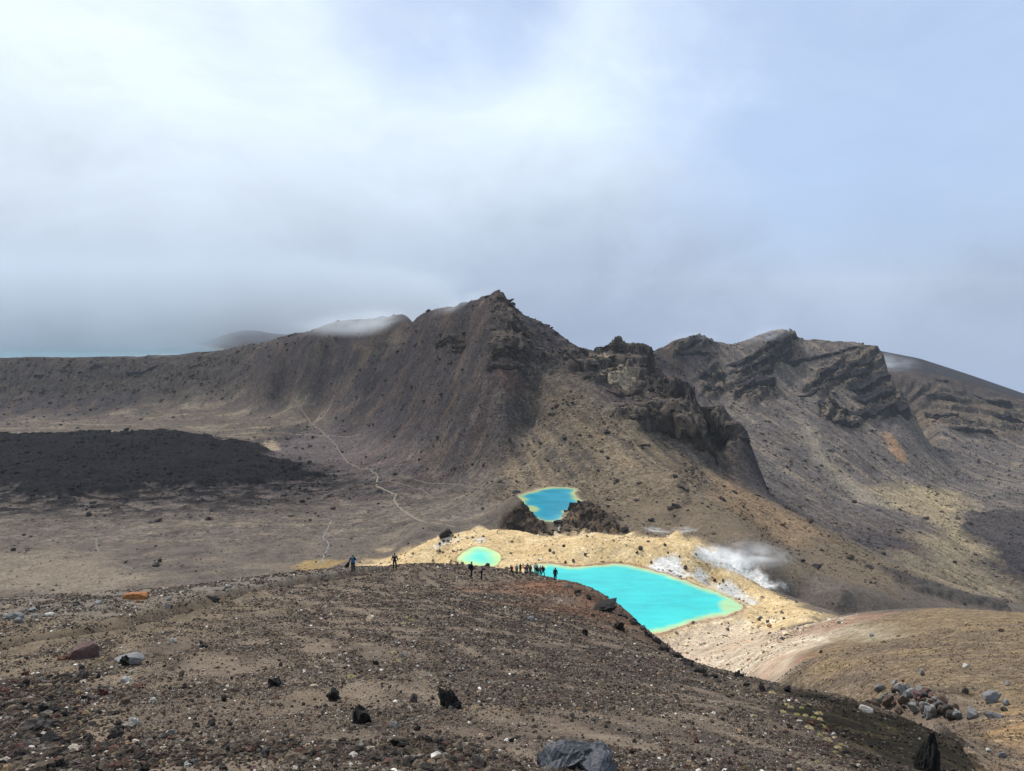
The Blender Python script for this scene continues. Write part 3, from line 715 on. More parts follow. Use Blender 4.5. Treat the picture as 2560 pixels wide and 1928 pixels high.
paint(mk['valley_tan'] * (1 - mk['lava_right']) * sstep(0.0, 0.3, vstreak), (0.29, 0.23, 0.135), 0.5)
paint(mk['scree_tan'], (0.17, 0.145, 0.115), 0.6)
paint(mk['scree_orange'], (0.21, 0.125, 0.070), 0.7)
paint(mk['wall_right'], (0.135, 0.100, 0.075), 0.75)
paint(mk['wall_right'] * sstep(0.02, 0.16, fbm(XX, YY, 38, 4, 251, 0.6, where=mk['wall_right'])), (0.036, 0.032, 0.035), 0.9)
paint(mk['far_slope'], (0.034, 0.030, 0.034))
# bare rock
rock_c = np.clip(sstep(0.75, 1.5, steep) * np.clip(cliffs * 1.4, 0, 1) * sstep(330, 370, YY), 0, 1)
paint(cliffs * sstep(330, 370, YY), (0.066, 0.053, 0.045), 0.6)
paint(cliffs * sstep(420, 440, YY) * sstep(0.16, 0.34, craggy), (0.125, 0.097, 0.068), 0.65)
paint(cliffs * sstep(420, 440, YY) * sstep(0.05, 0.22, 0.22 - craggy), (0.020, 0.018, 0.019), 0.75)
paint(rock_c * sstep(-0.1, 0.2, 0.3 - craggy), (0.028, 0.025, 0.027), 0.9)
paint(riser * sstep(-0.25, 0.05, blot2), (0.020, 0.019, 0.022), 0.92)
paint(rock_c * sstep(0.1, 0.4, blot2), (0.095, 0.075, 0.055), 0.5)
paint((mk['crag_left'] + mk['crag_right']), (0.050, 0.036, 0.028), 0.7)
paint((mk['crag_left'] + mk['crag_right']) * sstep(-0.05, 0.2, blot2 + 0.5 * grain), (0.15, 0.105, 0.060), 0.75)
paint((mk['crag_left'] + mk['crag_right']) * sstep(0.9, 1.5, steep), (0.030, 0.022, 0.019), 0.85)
paint(np.clip(mk['pale_rock'], 0, 1) * sstep(-0.25, 0.15, blot2), (0.30, 0.24, 0.16), 0.8)
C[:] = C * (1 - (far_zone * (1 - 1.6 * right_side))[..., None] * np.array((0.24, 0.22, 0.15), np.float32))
# sulphur banks
paint(mk['sulphur'], (0.375, 0.275, 0.150))
paint(mk['sulphur'] * sstep(-0.05, 0.35, blot2 + 0.4 * rill), (0.47, 0.365, 0.22), 0.7)
paint(mk['sulphur'] * sstep(0.1, 0.45, -blot2 + 0.3 * rill), (0.29, 0.175, 0.070), 0.6)
paint(mk['sulphur'] * sstep(0.1, 0.35, blot) * sstep(0, 0.2, grain + 0.1), (0.57, 0.50, 0.38), 0.7)
paint(mk['sulphur'] * sstep(0.12, 0.5, fbm(XX, YY, 30, 4, 221, where=mk['sulphur'])) * (UU > 0.15), (0.24, 0.185, 0.115), 0.6)
for kk, st in (('grey_a', 0.95), ('grey_b', 0.9), ('grey_c', 0.9), ('grey_d', 0.95), ('grey_e', 0.5), ('grey_f', 0.7)):
    paint(mk[kk] * sstep(-0.42, -0.1, grain), (0.44, 0.44, 0.43), st)
    paint(mk[kk] * sstep(0.05, 0.4, rill), (0.30, 0.29, 0.275), 0.5)
paint(mk['pale_gravel'], (0.34, 0.272, 0.205), 0.9)
paint(mk['pale_gravel'] * sstep(0.0, 0.3, fbm((XX * .6 + YY * .8) / 2.0, (YY * .6 - XX * .8) / 22, 1.0, 4, 223, where=mk['pale_gravel'])), (0.44, 0.345, 0.255), 0.7)
paint(mk['pale_gravel'] * sstep(0.05, 0.3, fbm((XX * .6 + YY * .8) / 30, (YY * .6 - XX * .8) / 3, 1.0, 4, 225, where=mk['pale_gravel'])), (0.24, 0.165, 0.12), 0.6)
paint(mk['hill'], (0.128, 0.095, 0.062))
paint(mk['hill'] * sstep(0.0, 0.35, fbm(XX, YY, 12, 4, 227, where=mk['hill'])), (0.165, 0.118, 0.066), 0.6)
paint(mk['hill'] * sstep(0.08, 0.3, fbm((XX + YY * .5) / 1.4, (YY - XX * .5) / 5, 1.0, 4, 235, 0.65, where=mk['hill'])), (0.20, 0.15, 0.085), 0.55)
paint(mk['hill'] * sstep(0.1, 0.35, fbm(XX, YY, 2.2, 4, 237, 0.65, where=mk['hill'])), (0.070, 0.052, 0.040), 0.6)
paint(mk['hill_dark'] * sstep(-0.2, 0.2, fbm(XX, YY, 7, 4, 229, where=mk['hill_dark'])), (0.078, 0.064, 0.055), 0.7)
paint(mk['hill_grey'], (0.27, 0.235, 0.175), 0.6)
paint(mk['dust_red'], (0.17, 0.105, 0.075), 0.75)
wst = fbm(XX / 6, YY / 6, 1.0, 4, 233, 0.65, where=mk['white_streak'])
paint(mk['white_streak'] * sstep(0.0, 0.22, wst + 0.4 * grain), (0.50, 0.45, 0.36), 0.75)
paint(mk['white_streak'] * sstep(0.12, 0.35, -wst), (0.25, 0.17, 0.115), 0.7)
orc = fbm(XX, YY, 16, 4, 239, 0.6, where=mk['pale_gravel'])
paint(mk['pale_gravel'] * sstep(0.1, 0.35, orc), (0.40, 0.235, 0.105), 0.6)
paint(mk['red_bank'] * sstep(-0.15, 0.25, blot2 + 0.5 * grain), (0.25, 0.125, 0.078), 0.75)
paint(mk['hill_orange'] * sstep(-0.25, 0.15, fbm(XX, YY, 2.5, 4, 231, where=mk['hill_orange'])), (0.25, 0.155, 0.075), 0.75)
# wet muddy rims of the lakes
for key, wid in (('big', 2.6), ('small', 1.2), ('third', 2.0)):
    sd = LAKE_SD[key]
    paint((1 - sstep(wid * 0.4, wid, sd)) * (sd < 50), (0.20, 0.125, 0.082) if key != 'third' else (0.20, 0.16, 0.12), 0.85)
sd = LAKE_SD['big']
beach = region([(1700, 1570), (1790, 1548), (1860, 1530), (1866, 1505), (1852, 1498), (1840, 1510), (1800, 1530), (1720, 1552)], 2.5, 240, 300, 1, 5)
paint(beach * sstep(0.0, 2.0, sd), (0.30, 0.235, 0.185), 0.8)
sd = LAKE_SD['blue']
paint((1 - sstep(4, 12, sd)) * (sd < 50), (0.30, 0.24, 0.17), 0.8)
# near scoria
nz = near * (1 - mk['hill']) * (1 - mk['pale_gravel'])
paint(nz, (0.100, 0.078, 0.061))
n_big = fbm(XX, YY, 7, 3, 241, where=nz); n_mid = fbm((XX * 0.93 + 0.37 * YY) / 0.9, (YY * 0.93 - 0.37 * XX) / 5.0, 1.0, 2, 243, 0.5, where=nz) + 0.5 * fbm(XX, YY, 1.8, 2, 244, 0.5, where=nz)
paint(nz * sstep(0.0, 0.32, n_mid + 0.3 * n_big), (0.145, 0.115, 0.088), 0.6)
paint(nz * sstep(0.02, 0.35, -n_mid + 0.35 * n_big), (0.048, 0.038, 0.032), 0.65)
paint(mk['dark_flank'] * sstep(-0.3, 0.2, -n_mid + 0.5 * n_big), (0.050, 0.042, 0.039), 0.8)
paint(mk['brown_left'], (0.125, 0.098, 0.066), 0.55)
paint(mk['grey_stones'], (0.125, 0.115, 0.105), 0.55)
paint(mk['brown_rim'], (0.088, 0.050, 0.030), 0.7)
paint(sstep(0.2, 0.7, trk), (0.062, 0.047, 0.034), 0.8)  # worn track painted darker, shade of its edge put into the colour
paint(mk['red_scoria'] * sstep(-0.35, 0.15, n_big + 0.5 * n_mid), (0.150, 0.072, 0.042), 0.75)
paint(edge * nr, (0.040, 0.031, 0.027), 0.75)
paint(mk['moss_bank'], (0.013, 0.012, 0.009), 0.97)
paint(mk['moss_bank'] * sstep(0.05, 0.35, fbm(XX, YY, 1.4, 2, 245, 0.5, where=mk['moss_bank'])), (0.062, 0.050, 0.024), 0.55)
paint(mk['moss_bank'] * sstep(0.1, 0.4, fbm(XX, YY, 1.6, 3, 247, where=mk['moss_bank'])), (0.042, 0.034, 0.028), 0.6)

rockiness = np.clip(0.25 + 0.75 * far_zone + 0.6 * lv + cliffs - 0.55 * mk['tan_floor'] - 0.4 * mk['purple_floor'], 0.1, 1)
rockiness = np.where(YY < 135, 0.5, rockiness)
# ------------------------------------------------------------------ ground materials
def ground_material(name, scales, bump, speck, rough=0.95):
    """the painted ground colour broken up by stones and grit of the given sizes (per metre)"""
    m = bpy.data.materials.new(name)
    m.use_nodes = True
    t = m.node_tree
    t.nodes.clear()
    g = NT(t)
    pos = g.n('ShaderNodeNewGeometry').outputs['Position']
    colr = g.n('ShaderNodeAttribute', attribute_name='Col').outputs['Color']
    rk = g.n('ShaderNodeAttribute', attribute_name='rock').outputs['Fac']
    h = None
    c = colr
    for k, (sc, amt) in enumerate(scales):
        nz = g.noise(pos, sc, 3, 0.62)
        f = g.maprange(nz, 0.28, 0.72, 1 - amt, 1 + amt, False)
        c = g.mix(1.0, c, g.n('ShaderNodeCombineColor', {0: f, 1: f, 2: f}).outputs[0], 'MULTIPLY')
        hh = g.math('MULTIPLY', nz, (0.05, 0.16, 0.26)[k] / sc)
        h = hh if h is None else g.math('ADD', h, hh)
    for sc, amt in speck:
        vo = g.n('ShaderNodeTexVoronoi', {'Vector': pos, 'Scale': sc, 'Randomness': 1.0}, feature='F1')
        rnd = g.n('ShaderNodeSeparateColor', {0: vo.outputs['Color']})
        f = g.maprange(rnd.outputs[0], 0.0, 1.0, 1 - amt, 1 + amt * 1.1, False)
        c = g.mix(1.0, c, g.n('ShaderNodeCombineColor', {0: f, 1: f, 2: f}).outputs[0], 'MULTIPLY')
        # a few pale and a few black stones
        pale = g.math('MULTIPLY', g.maprange(rnd.outputs[1], 0.93, 0.97), g.maprange(vo.outputs['Distance'], 0.25 , 0.42, 1, 0))
        c = g.mix(g.math('MULTIPLY', pale, 0.8 * min(1, amt * 2)), c, g.mix(1.0, c, (2.6, 2.6, 2.6), 'MULTIPLY'))
        dark = g.math('MULTIPLY', g.maprange(rnd.outputs[2], 0.86, 0.92), g.maprange(vo.outputs['Distance'], 0.3, 0.5, 1, 0))
        c = g.mix(g.math('MULTIPLY', g.math('MULTIPLY', dark, rk), 0.6), c, (0.018, 0.016, 0.016))
        hh = g.math('MULTIPLY', g.math('SUBTRACT', 0.6, vo.outputs['Distance']), g.math('MULTIPLY', g.math('POWER', rnd.outputs[0], 2.0), 0.9 / sc))
        h = g.math('ADD', h, g.math('MULTIPLY', hh, rk))
    bp = g.n('ShaderNodeBump', {'Strength': bump, 'Distance': 1.0, 'Height': h})
    bs = g.n('ShaderNodeBsdfPrincipled', {'Base Color': c, 'Roughness': rough, 'Specular IOR Level': 0.02, 'Normal': bp.outputs[0]})
    g.n('ShaderNodeOutputMaterial', {'Surface': bs.outputs[0]})
    return m


MAT_NEAR = ground_material('scoria', [(0.5, 0.14), (2.0, 0.12), (9.0, 0.10)], 0.6, [(14.0, 0.12)])
MAT_HILL = ground_material('hill_earth', [(0.4, 0.22), (1.4, 0.24), (5.0, 0.2)], 0.7, [(1.6, 0.25), (5.0, 0.32)])
MAT_MID = ground_material('sulphur_ground', [(0.12, 0.14), (0.6, 0.2), (2.2, 0.2)], 0.7, [(0.9, 0.16), (2.6, 0.22)])
MAT_FAR = ground_material('mountain_scree', [(0.03, 0.20), (0.14, 0.22), (0.6, 0.22)], 0.5, [(0.6, 0.34)])


def sheet(name, sel, mat):
    """one piece of the ground sheet: the cells chosen by sel"""
    idx = np.arange(NU * NV).reshape(NV, NU)
    f = np.stack([idx[:-1, :-1], idx[:-1, 1:], idx[1:, 1:], idx[1:, :-1]], 2)[sel]
    used, inv = np.unique(f, return_inverse=True)
    f = inv.reshape(-1, 4).astype(np.int32)
    co = np.stack([XX.ravel()[used], YY.ravel()[used], ZZ.ravel()[used]], 1).astype(np.float32)
    me = bpy.data.meshes.new(name)
    me.vertices.add(len(co)); me.vertices.foreach_set('co', co.ravel())
    me.loops.add(f.size); me.loops.foreach_set('vertex_index', f.ravel())
    me.polygons.add(len(f)); me.polygons.foreach_set('loop_start', np.arange(0, f.size, 4, dtype=np.int32))
    me.update()
    me.shade_smooth()
    a = me.color_attributes.new('Col', 'FLOAT_COLOR', 'POINT')
    a.data.foreach_set('color', np.concatenate([C.reshape(-1, 3)[used], np.ones((len(used), 1), np.float32)], 1).astype(np.float32).ravel())
    b = me.attributes.new('rock', 'FLOAT', 'POINT')
    b.data.foreach_set('value', rockiness.ravel()[used].astype(np.float32))
    me.materials.append(mat)
    o = bpy.data.objects.new(name, me)
    COL.objects.link(o)
    o['kind'] = 'structure'
    return o


jn = int(np.searchsorted(V, math.log(135))); jl = int(np.searchsorted(V, math.log(430)))
row = np.arange(NV - 1)[:, None] * np.ones((1, NU - 1), int)
uc = UU[:-1, :-1]
hill_cell = (mk['hill'][:-1, :-1] > 0.5) & (YY[:-1, :-1] < 235)
mtn_cell = (row >= jl)
floor_cell = mtn_cell & (uc < 0.02) & (YY[:-1, :-1] < 860)
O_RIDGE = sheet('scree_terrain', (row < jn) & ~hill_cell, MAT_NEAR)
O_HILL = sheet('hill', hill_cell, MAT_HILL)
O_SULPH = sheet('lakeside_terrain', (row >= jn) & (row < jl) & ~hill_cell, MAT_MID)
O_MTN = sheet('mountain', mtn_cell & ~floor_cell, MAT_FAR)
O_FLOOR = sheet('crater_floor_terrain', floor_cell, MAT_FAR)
for o, lb in ((O_RIDGE, 'dark scoria ridge sloping down from the viewpoint'), (O_HILL, 'rounded brown hill on the right below the ridge'), (O_SULPH, 'yellow sulphur banks and pale gravel round the lakes'),
              (O_MTN, 'dark volcanic mountain ridges under low cloud'), (O_FLOOR, 'flat brown crater floor with old black lava')):
    o['label'] = lb


# ------------------------------------------------------------------ lakes
def water_material(name, deep, mid, shallow, edge, w1, w2, w3, bump=0.06, wave=1.2):
    m = bpy.data.materials.new(name)
    m.use_nodes = True
    t = m.node_tree
    t.nodes.clear()
    g = NT(t)
    pos = g.n('ShaderNodeNewGeometry').outputs['Position']
    d = g.n('ShaderNodeAttribute', attribute_name='depth').outputs['Fac']     # metres from the shore
    d = g.math('ADD', d, g.math('MULTIPLY', g.math('SUBTRACT', g.noise(pos, 0.10, 5, 0.65), 0.5), w2 * 0.8))
    c = g.mix(g.maprange(d, 0.0, w1), edge, shallow)
    c = g.mix(g.maprange(d, w1 * 0.8, w2), c, mid)
    c = g.mix(g.maprange(d, w2 * 0.8, w3), c, deep)
    nz = g.noise(g.vmath('MULTIPLY', pos, (1.0, 0.45, 1.0)), wave, 3, 0.55, 0.4)
    bp = g.n('ShaderNodeBump', {'Strength': bump, 'Distance': 0.3, 'Height': nz})
    f = g.maprange(g.noise(g.vmath('MULTIPLY', pos, (0.35, 1.0, 1.0)), 0.16, 5, 0.65), 0.3, 0.7, 0.86, 1.10)
    c = g.mix(1.0, c, g.n('ShaderNodeCombineColor', {0: f, 1: f, 2: f}).outputs[0], 'MULTIPLY')
    bs = g.n('ShaderNodeBsdfPrincipled', {'Base Color': c, 'Roughness': 0.12, 'Specular IOR Level': 0.30, 'Normal': bp.outputs[0]})
    g.n('ShaderNodeOutputMaterial', {'Surface': bs.outputs[0]})
    return m


TEAL = water_material('teal_water', (0.014, 0.365, 0.375), (0.020, 0.40, 0.385), (0.26, 0.45, 0.23), (0.38, 0.32, 0.18), 1.1, 4.2, 16.0, 0.30)
MINT = water_material('mint_water', (0.09, 0.52, 0.42), (0.20, 0.54, 0.33), (0.38, 0.52, 0.20), (0.36, 0.37, 0.16), 0.9, 5.0, 9.0)
AZURE = water_material('azure_water', (0.022, 0.20, 0.29), (0.030, 0.235, 0.30), (0.26, 0.34, 0.17), (0.34, 0.33, 0.18), 1.2, 5.0, 9.0)
PALE = water_material('pale_blue_water', (0.13, 0.25, 0.30), (0.13, 0.25, 0.30), (0.16, 0.27, 0.30), (0.25, 0.3, 0.3), 3.0, 8.0, 20.0)


def lake(name, key, mat, label, step):
    z, poly = LAKES[key]
    lo = poly.min(0) - 3; hi = poly.max(0) + 3
    nx = int((hi[0] - lo[0]) / step) + 2; ny = int((hi[1] - lo[1]) / step) + 2
    xs = np.linspace(lo[0], hi[0], nx); ys = np.linspace(lo[1], hi[1], ny)
    X, Y = np.meshgrid(xs, ys)
    sd = sdist(poly, X, Y, 40, {'blue': 6, 'small': 1.0}.get(key, 2.4), 7, 3, 5, 6)
    keep = (sd[:-1, :-1] < 1.5 * step) | (sd[1:, 1:] < 1.5 * step)
    idx = np.arange(nx * ny).reshape(ny, nx)
    f = np.stack([idx[:-1, :-1], idx[:-1, 1:], idx[1:, 1:], idx[1:, :-1]], 2)[keep]
    used, inv = np.unique(f, return_inverse=True)
    me = bpy.data.meshes.new(name)
    me.from_pydata(np.stack([X.ravel()[used], Y.ravel()[used], np.full(len(used), z)], 1).tolist(), [], inv.reshape(-1, 4).tolist())
    d = np.clip(-sd.ravel()[used], 0, 60)
    x = X.ravel()[used]; y = Y.ravel()[used]
    for (px, py, r, amt) in SHOALS.get(key, ()):           # shallow sandbanks
        u_, t_ = ray(px, py); yc = (z - EYE) / t_; xc = u_ * yc
        q = np.hypot((x - xc), (y - yc) * 0.8) / r
        d = np.minimum(d, amt * sstep(0.35, 1.25, q) * 30 + 0.9)
    a = me.attributes.new('depth', 'FLOAT', 'POINT')
    a.data.foreach_set('value', d.astype(np.float32))
    me.materials.append(mat)
    o = bpy.data.objects.new(name, me)
    COL.objects.link(o)
    o['kind'] = 'structure'
    o['label'] = label
    return o


SHOALS = {'third': [(1318, 1273, 11, 0.4), (1416, 1280, 5, 0.4)], 'big': [(1850, 1520, 14, 0.5), (1345, 1412, 8, 0.5)]}
lake('lake', 'big', TEAL, 'large turquoise crater lake with yellow-green shallows', 0.9)
lake('lake', 'small', MINT, 'small mint green pool on the yellow bank', 0.5)
lake('lake', 'third', AZURE, 'deep blue crater lake behind dark crags', 0.8)
lake('lake', 'blue', PALE, 'distant pale lake dissolving into fog behind the crater rim', 12)
# ------------------------------------------------------------------ helpers for things
def simple_mat(name, col, rough=0.8, var=0.0, scale=8.0, spec=0.3, bump=0.0):
    m = bpy.data.materials.new(name)
    m.use_nodes = True
    t = m.node_tree
    t.nodes.clear()
    g = NT(t)
    tcn = g.n('ShaderNodeTexCoord').outputs['Object']
    c = g.n('ShaderNodeRGB'); c.outputs[0].default_value = (*col, 1)
    out = c.outputs[0]
    ins = {'Roughness': rough, 'Specular IOR Level': spec}
    if var:
        nz = g.noise(tcn, scale, 4, 0.6)
        f = g.maprange(nz, 0.25, 0.75, 1 - var, 1 + var, False)
        out = g.mix(1.0, out, g.n('ShaderNodeCombineColor', {0: f, 1: f, 2: f}).outputs[0], 'MULTIPLY')
        if bump:
            ins['Normal'] = g.n('ShaderNodeBump', {'Strength': bump, 'Distance': 0.1, 'Height': nz}).outputs[0]
    bs = g.n('ShaderNodeBsdfPrincipled', {'Base Color': out, **ins})
    g.n('ShaderNodeOutputMaterial', {'Surface': bs.outputs[0]})
    return m


_mats = {}


def mat(col, rough=0.85, var=0.25, scale=6.0, bump=0.0, kind='stone'):
    key = (tuple(col), rough, var, scale, bump)
    if key not in _mats:
        _mats[key] = simple_mat(kind, col, rough, var, scale, 0.25, bump)
    return _mats[key]


def tag(o, label, cat, group=None, kind=None):
    o['label'] = label
    if cat:
        o['category'] = cat
    if group:
        o['group'] = group
    if kind:
        o['kind'] = kind
    return o


def link(name, me, parent=None):
    o = bpy.data.objects.new(name, me)
    COL.objects.link(o)
    if parent is not None:
        o.parent = parent
    return o


def ground(px, py, y0=2.0, y1=2400.0):
    p = hit(px, py, y0, y1)
    return Vector((p[0], p[1], float(height(p[0], p[1]))))


# ------------------------------------------------------------------ rocks
def rock_mesh(seed, sub=3, rough=0.32, cuts=7, flat=1.0):
    """a stone about 1 across: a ball cut by random planes, then roughened"""
    rnd = random.Random(seed)
    bm = bmesh.new()
    bmesh.ops.create_icosphere(bm, subdivisions=sub, radius=0.5)
    planes = []
    for _ in range(cuts):
        v = Vector((rnd.gauss(0, 1), rnd.gauss(0, 1), rnd.gauss(0, 1) * flat)).normalized()
        planes.append((v, rnd.uniform(0.24, 0.42)))
    ox, oy = rnd.uniform(0, 99), rnd.uniform(0, 99)
    for v in bm.verts:
        for pn, d in planes:
            k = v.co.dot(pn) - d
            if k > 0:
                v.co -= pn * k
        c = v.co
        a = float(noise2(np.array([c.x * 3.1 + c.z * 2.3 + ox]), np.array([c.y * 3.1 - c.z * 1.9 + oy]), seed)[0])
        b = float(noise2(np.array([c.x * 8.1 + c.z * 6.3 + ox]), np.array([c.y * 8.1 - c.z * 6.9 + oy]), seed + 3)[0])
        v.co += v.co.normalized() * (a * rough * 0.5 + b * rough * 0.28)
    me = bpy.data.meshes.new('rock')
    bm.to_mesh(me)
    bm.free()
    return me


def block_mesh(seed, taper=0.25, rough=0.10):
    """an angular block about 1 across: a box knocked out of true, chipped and pitted"""
    rnd = random.Random(seed)
    bm = bmesh.new()
    bmesh.ops.create_cube(bm, size=1.0)
    for v in bm.verts:
        v.co += Vector((rnd.uniform(-taper, taper), rnd.uniform(-taper, taper), rnd.uniform(-taper, taper) * 0.8))
    bmesh.ops.subdivide_edges(bm, edges=bm.edges[:], cuts=7, use_grid_fill=True)
    planes = []
    for _ in range(9):
        v = Vector((rnd.gauss(0, 1), rnd.gauss(0, 1), rnd.gauss(0, 1))).normalized()
        planes.append((v, rnd.uniform(0.36, 0.52)))
    co = np.array([v.co[:] for v in bm.verts])
    a = noise2(co[:, 0] * 4 + co[:, 2] * 3 + seed, co[:, 1] * 4 - co[:, 2] * 2.5, seed); b = noise2(co[:, 0] * 11 + co[:, 2] * 8, co[:, 1] * 11 - co[:, 2] * 7 + seed, seed + 2)
    for i, v in enumerate(bm.verts):
        for pn, d in planes:
            k_ = v.co.dot(pn) - d
            if k_ > 0:
                v.co -= pn * k_
        v.co += v.co.normalized() * float(a[i] * rough + b[i] * rough * 0.6)
    me = bpy.data.meshes.new('rock')
    bm.to_mesh(me)
    bm.free()
    return me


SMOOTH_ROCKS = [rock_mesh(s, 3, 0.14, 9) for s in range(6)]          # angular blocks
SCORIA_ROCKS = [rock_mesh(20 + s, 3, 0.85, 5) for s in range(6)]     # ragged cinders
_mesh_mat = {}


def rock(name, loc, size, material, label, group=None, kind='block', seed=0, cat='rock', tilt=None, sink=0.22):
    src = (SMOOTH_ROCKS if kind == 'block' else SCORIA_ROCKS)[seed % 6]
    key = (src.name, material.name)
    if key not in _mesh_mat:
        m2 = src.copy(); m2.materials.clear(); m2.materials.append(material)
        _mesh_mat[key] = m2
    o = link(name, _mesh_mat[key])
    rnd = random.Random(seed * 7 + 1)
    o.scale = size
    o.rotation_euler = tilt or (rnd.uniform(-0.25, 0.25), rnd.uniform(-0.25, 0.25), rnd.uniform(0, 6.28))
    o.location = loc + Vector((0, 0, size[2] * (0.5 - sink)))
    return tag(o, label, cat, group)


BLACK = mat((0.016, 0.014, 0.014), 0.95, 0.5, 14, 0.6, 'black_scoria')
DARK = mat((0.040, 0.034, 0.032), 0.9, 0.4, 10, 0.5, 'dark_rock')
BROWN = mat((0.085, 0.058, 0.042), 0.9, 0.35, 8, 0.4, 'brown_rock')
MAROON = mat((0.085, 0.050, 0.047), 0.85, 0.3, 6, 0.3, 'maroon_rock')
GREY = mat((0.15, 0.145, 0.14), 0.85, 0.25, 6, 0.3, 'grey_rock')
SLATE = mat((0.120, 0.118, 0.122), 0.75, 0.25, 5, 0.25, 'slate_rock')
TAN = mat((0.30, 0.225, 0.155), 0.9, 0.25, 7, 0.3, 'tan_rock')
WHITE = mat((0.30, 0.285, 0.26), 0.9, 0.3, 9, 0.3, 'white_rock')
ORANGE = mat((0.20, 0.085, 0.032), 0.9, 0.5, 9, 0.4, 'orange_rock')
RED = mat((0.090, 0.038, 0.028), 0.9, 0.35, 9, 0.4, 'red_rock')


def put(px, py, wpx, hpx, material, label, kind='block', seed=0, name='rock', y0=3, y1=2400, depth=0.8, group=None, tilt=None, sink=0.22, cat='rock'):
    g = ground(px, py, y0, y1)
    k = g.y / 1848 * 1.1
    sz = (wpx * k, wpx * k * depth, hpx * k * 1.35)
    return rock(name, g, sz, material, label, group, kind, seed, cat, tilt, sink)


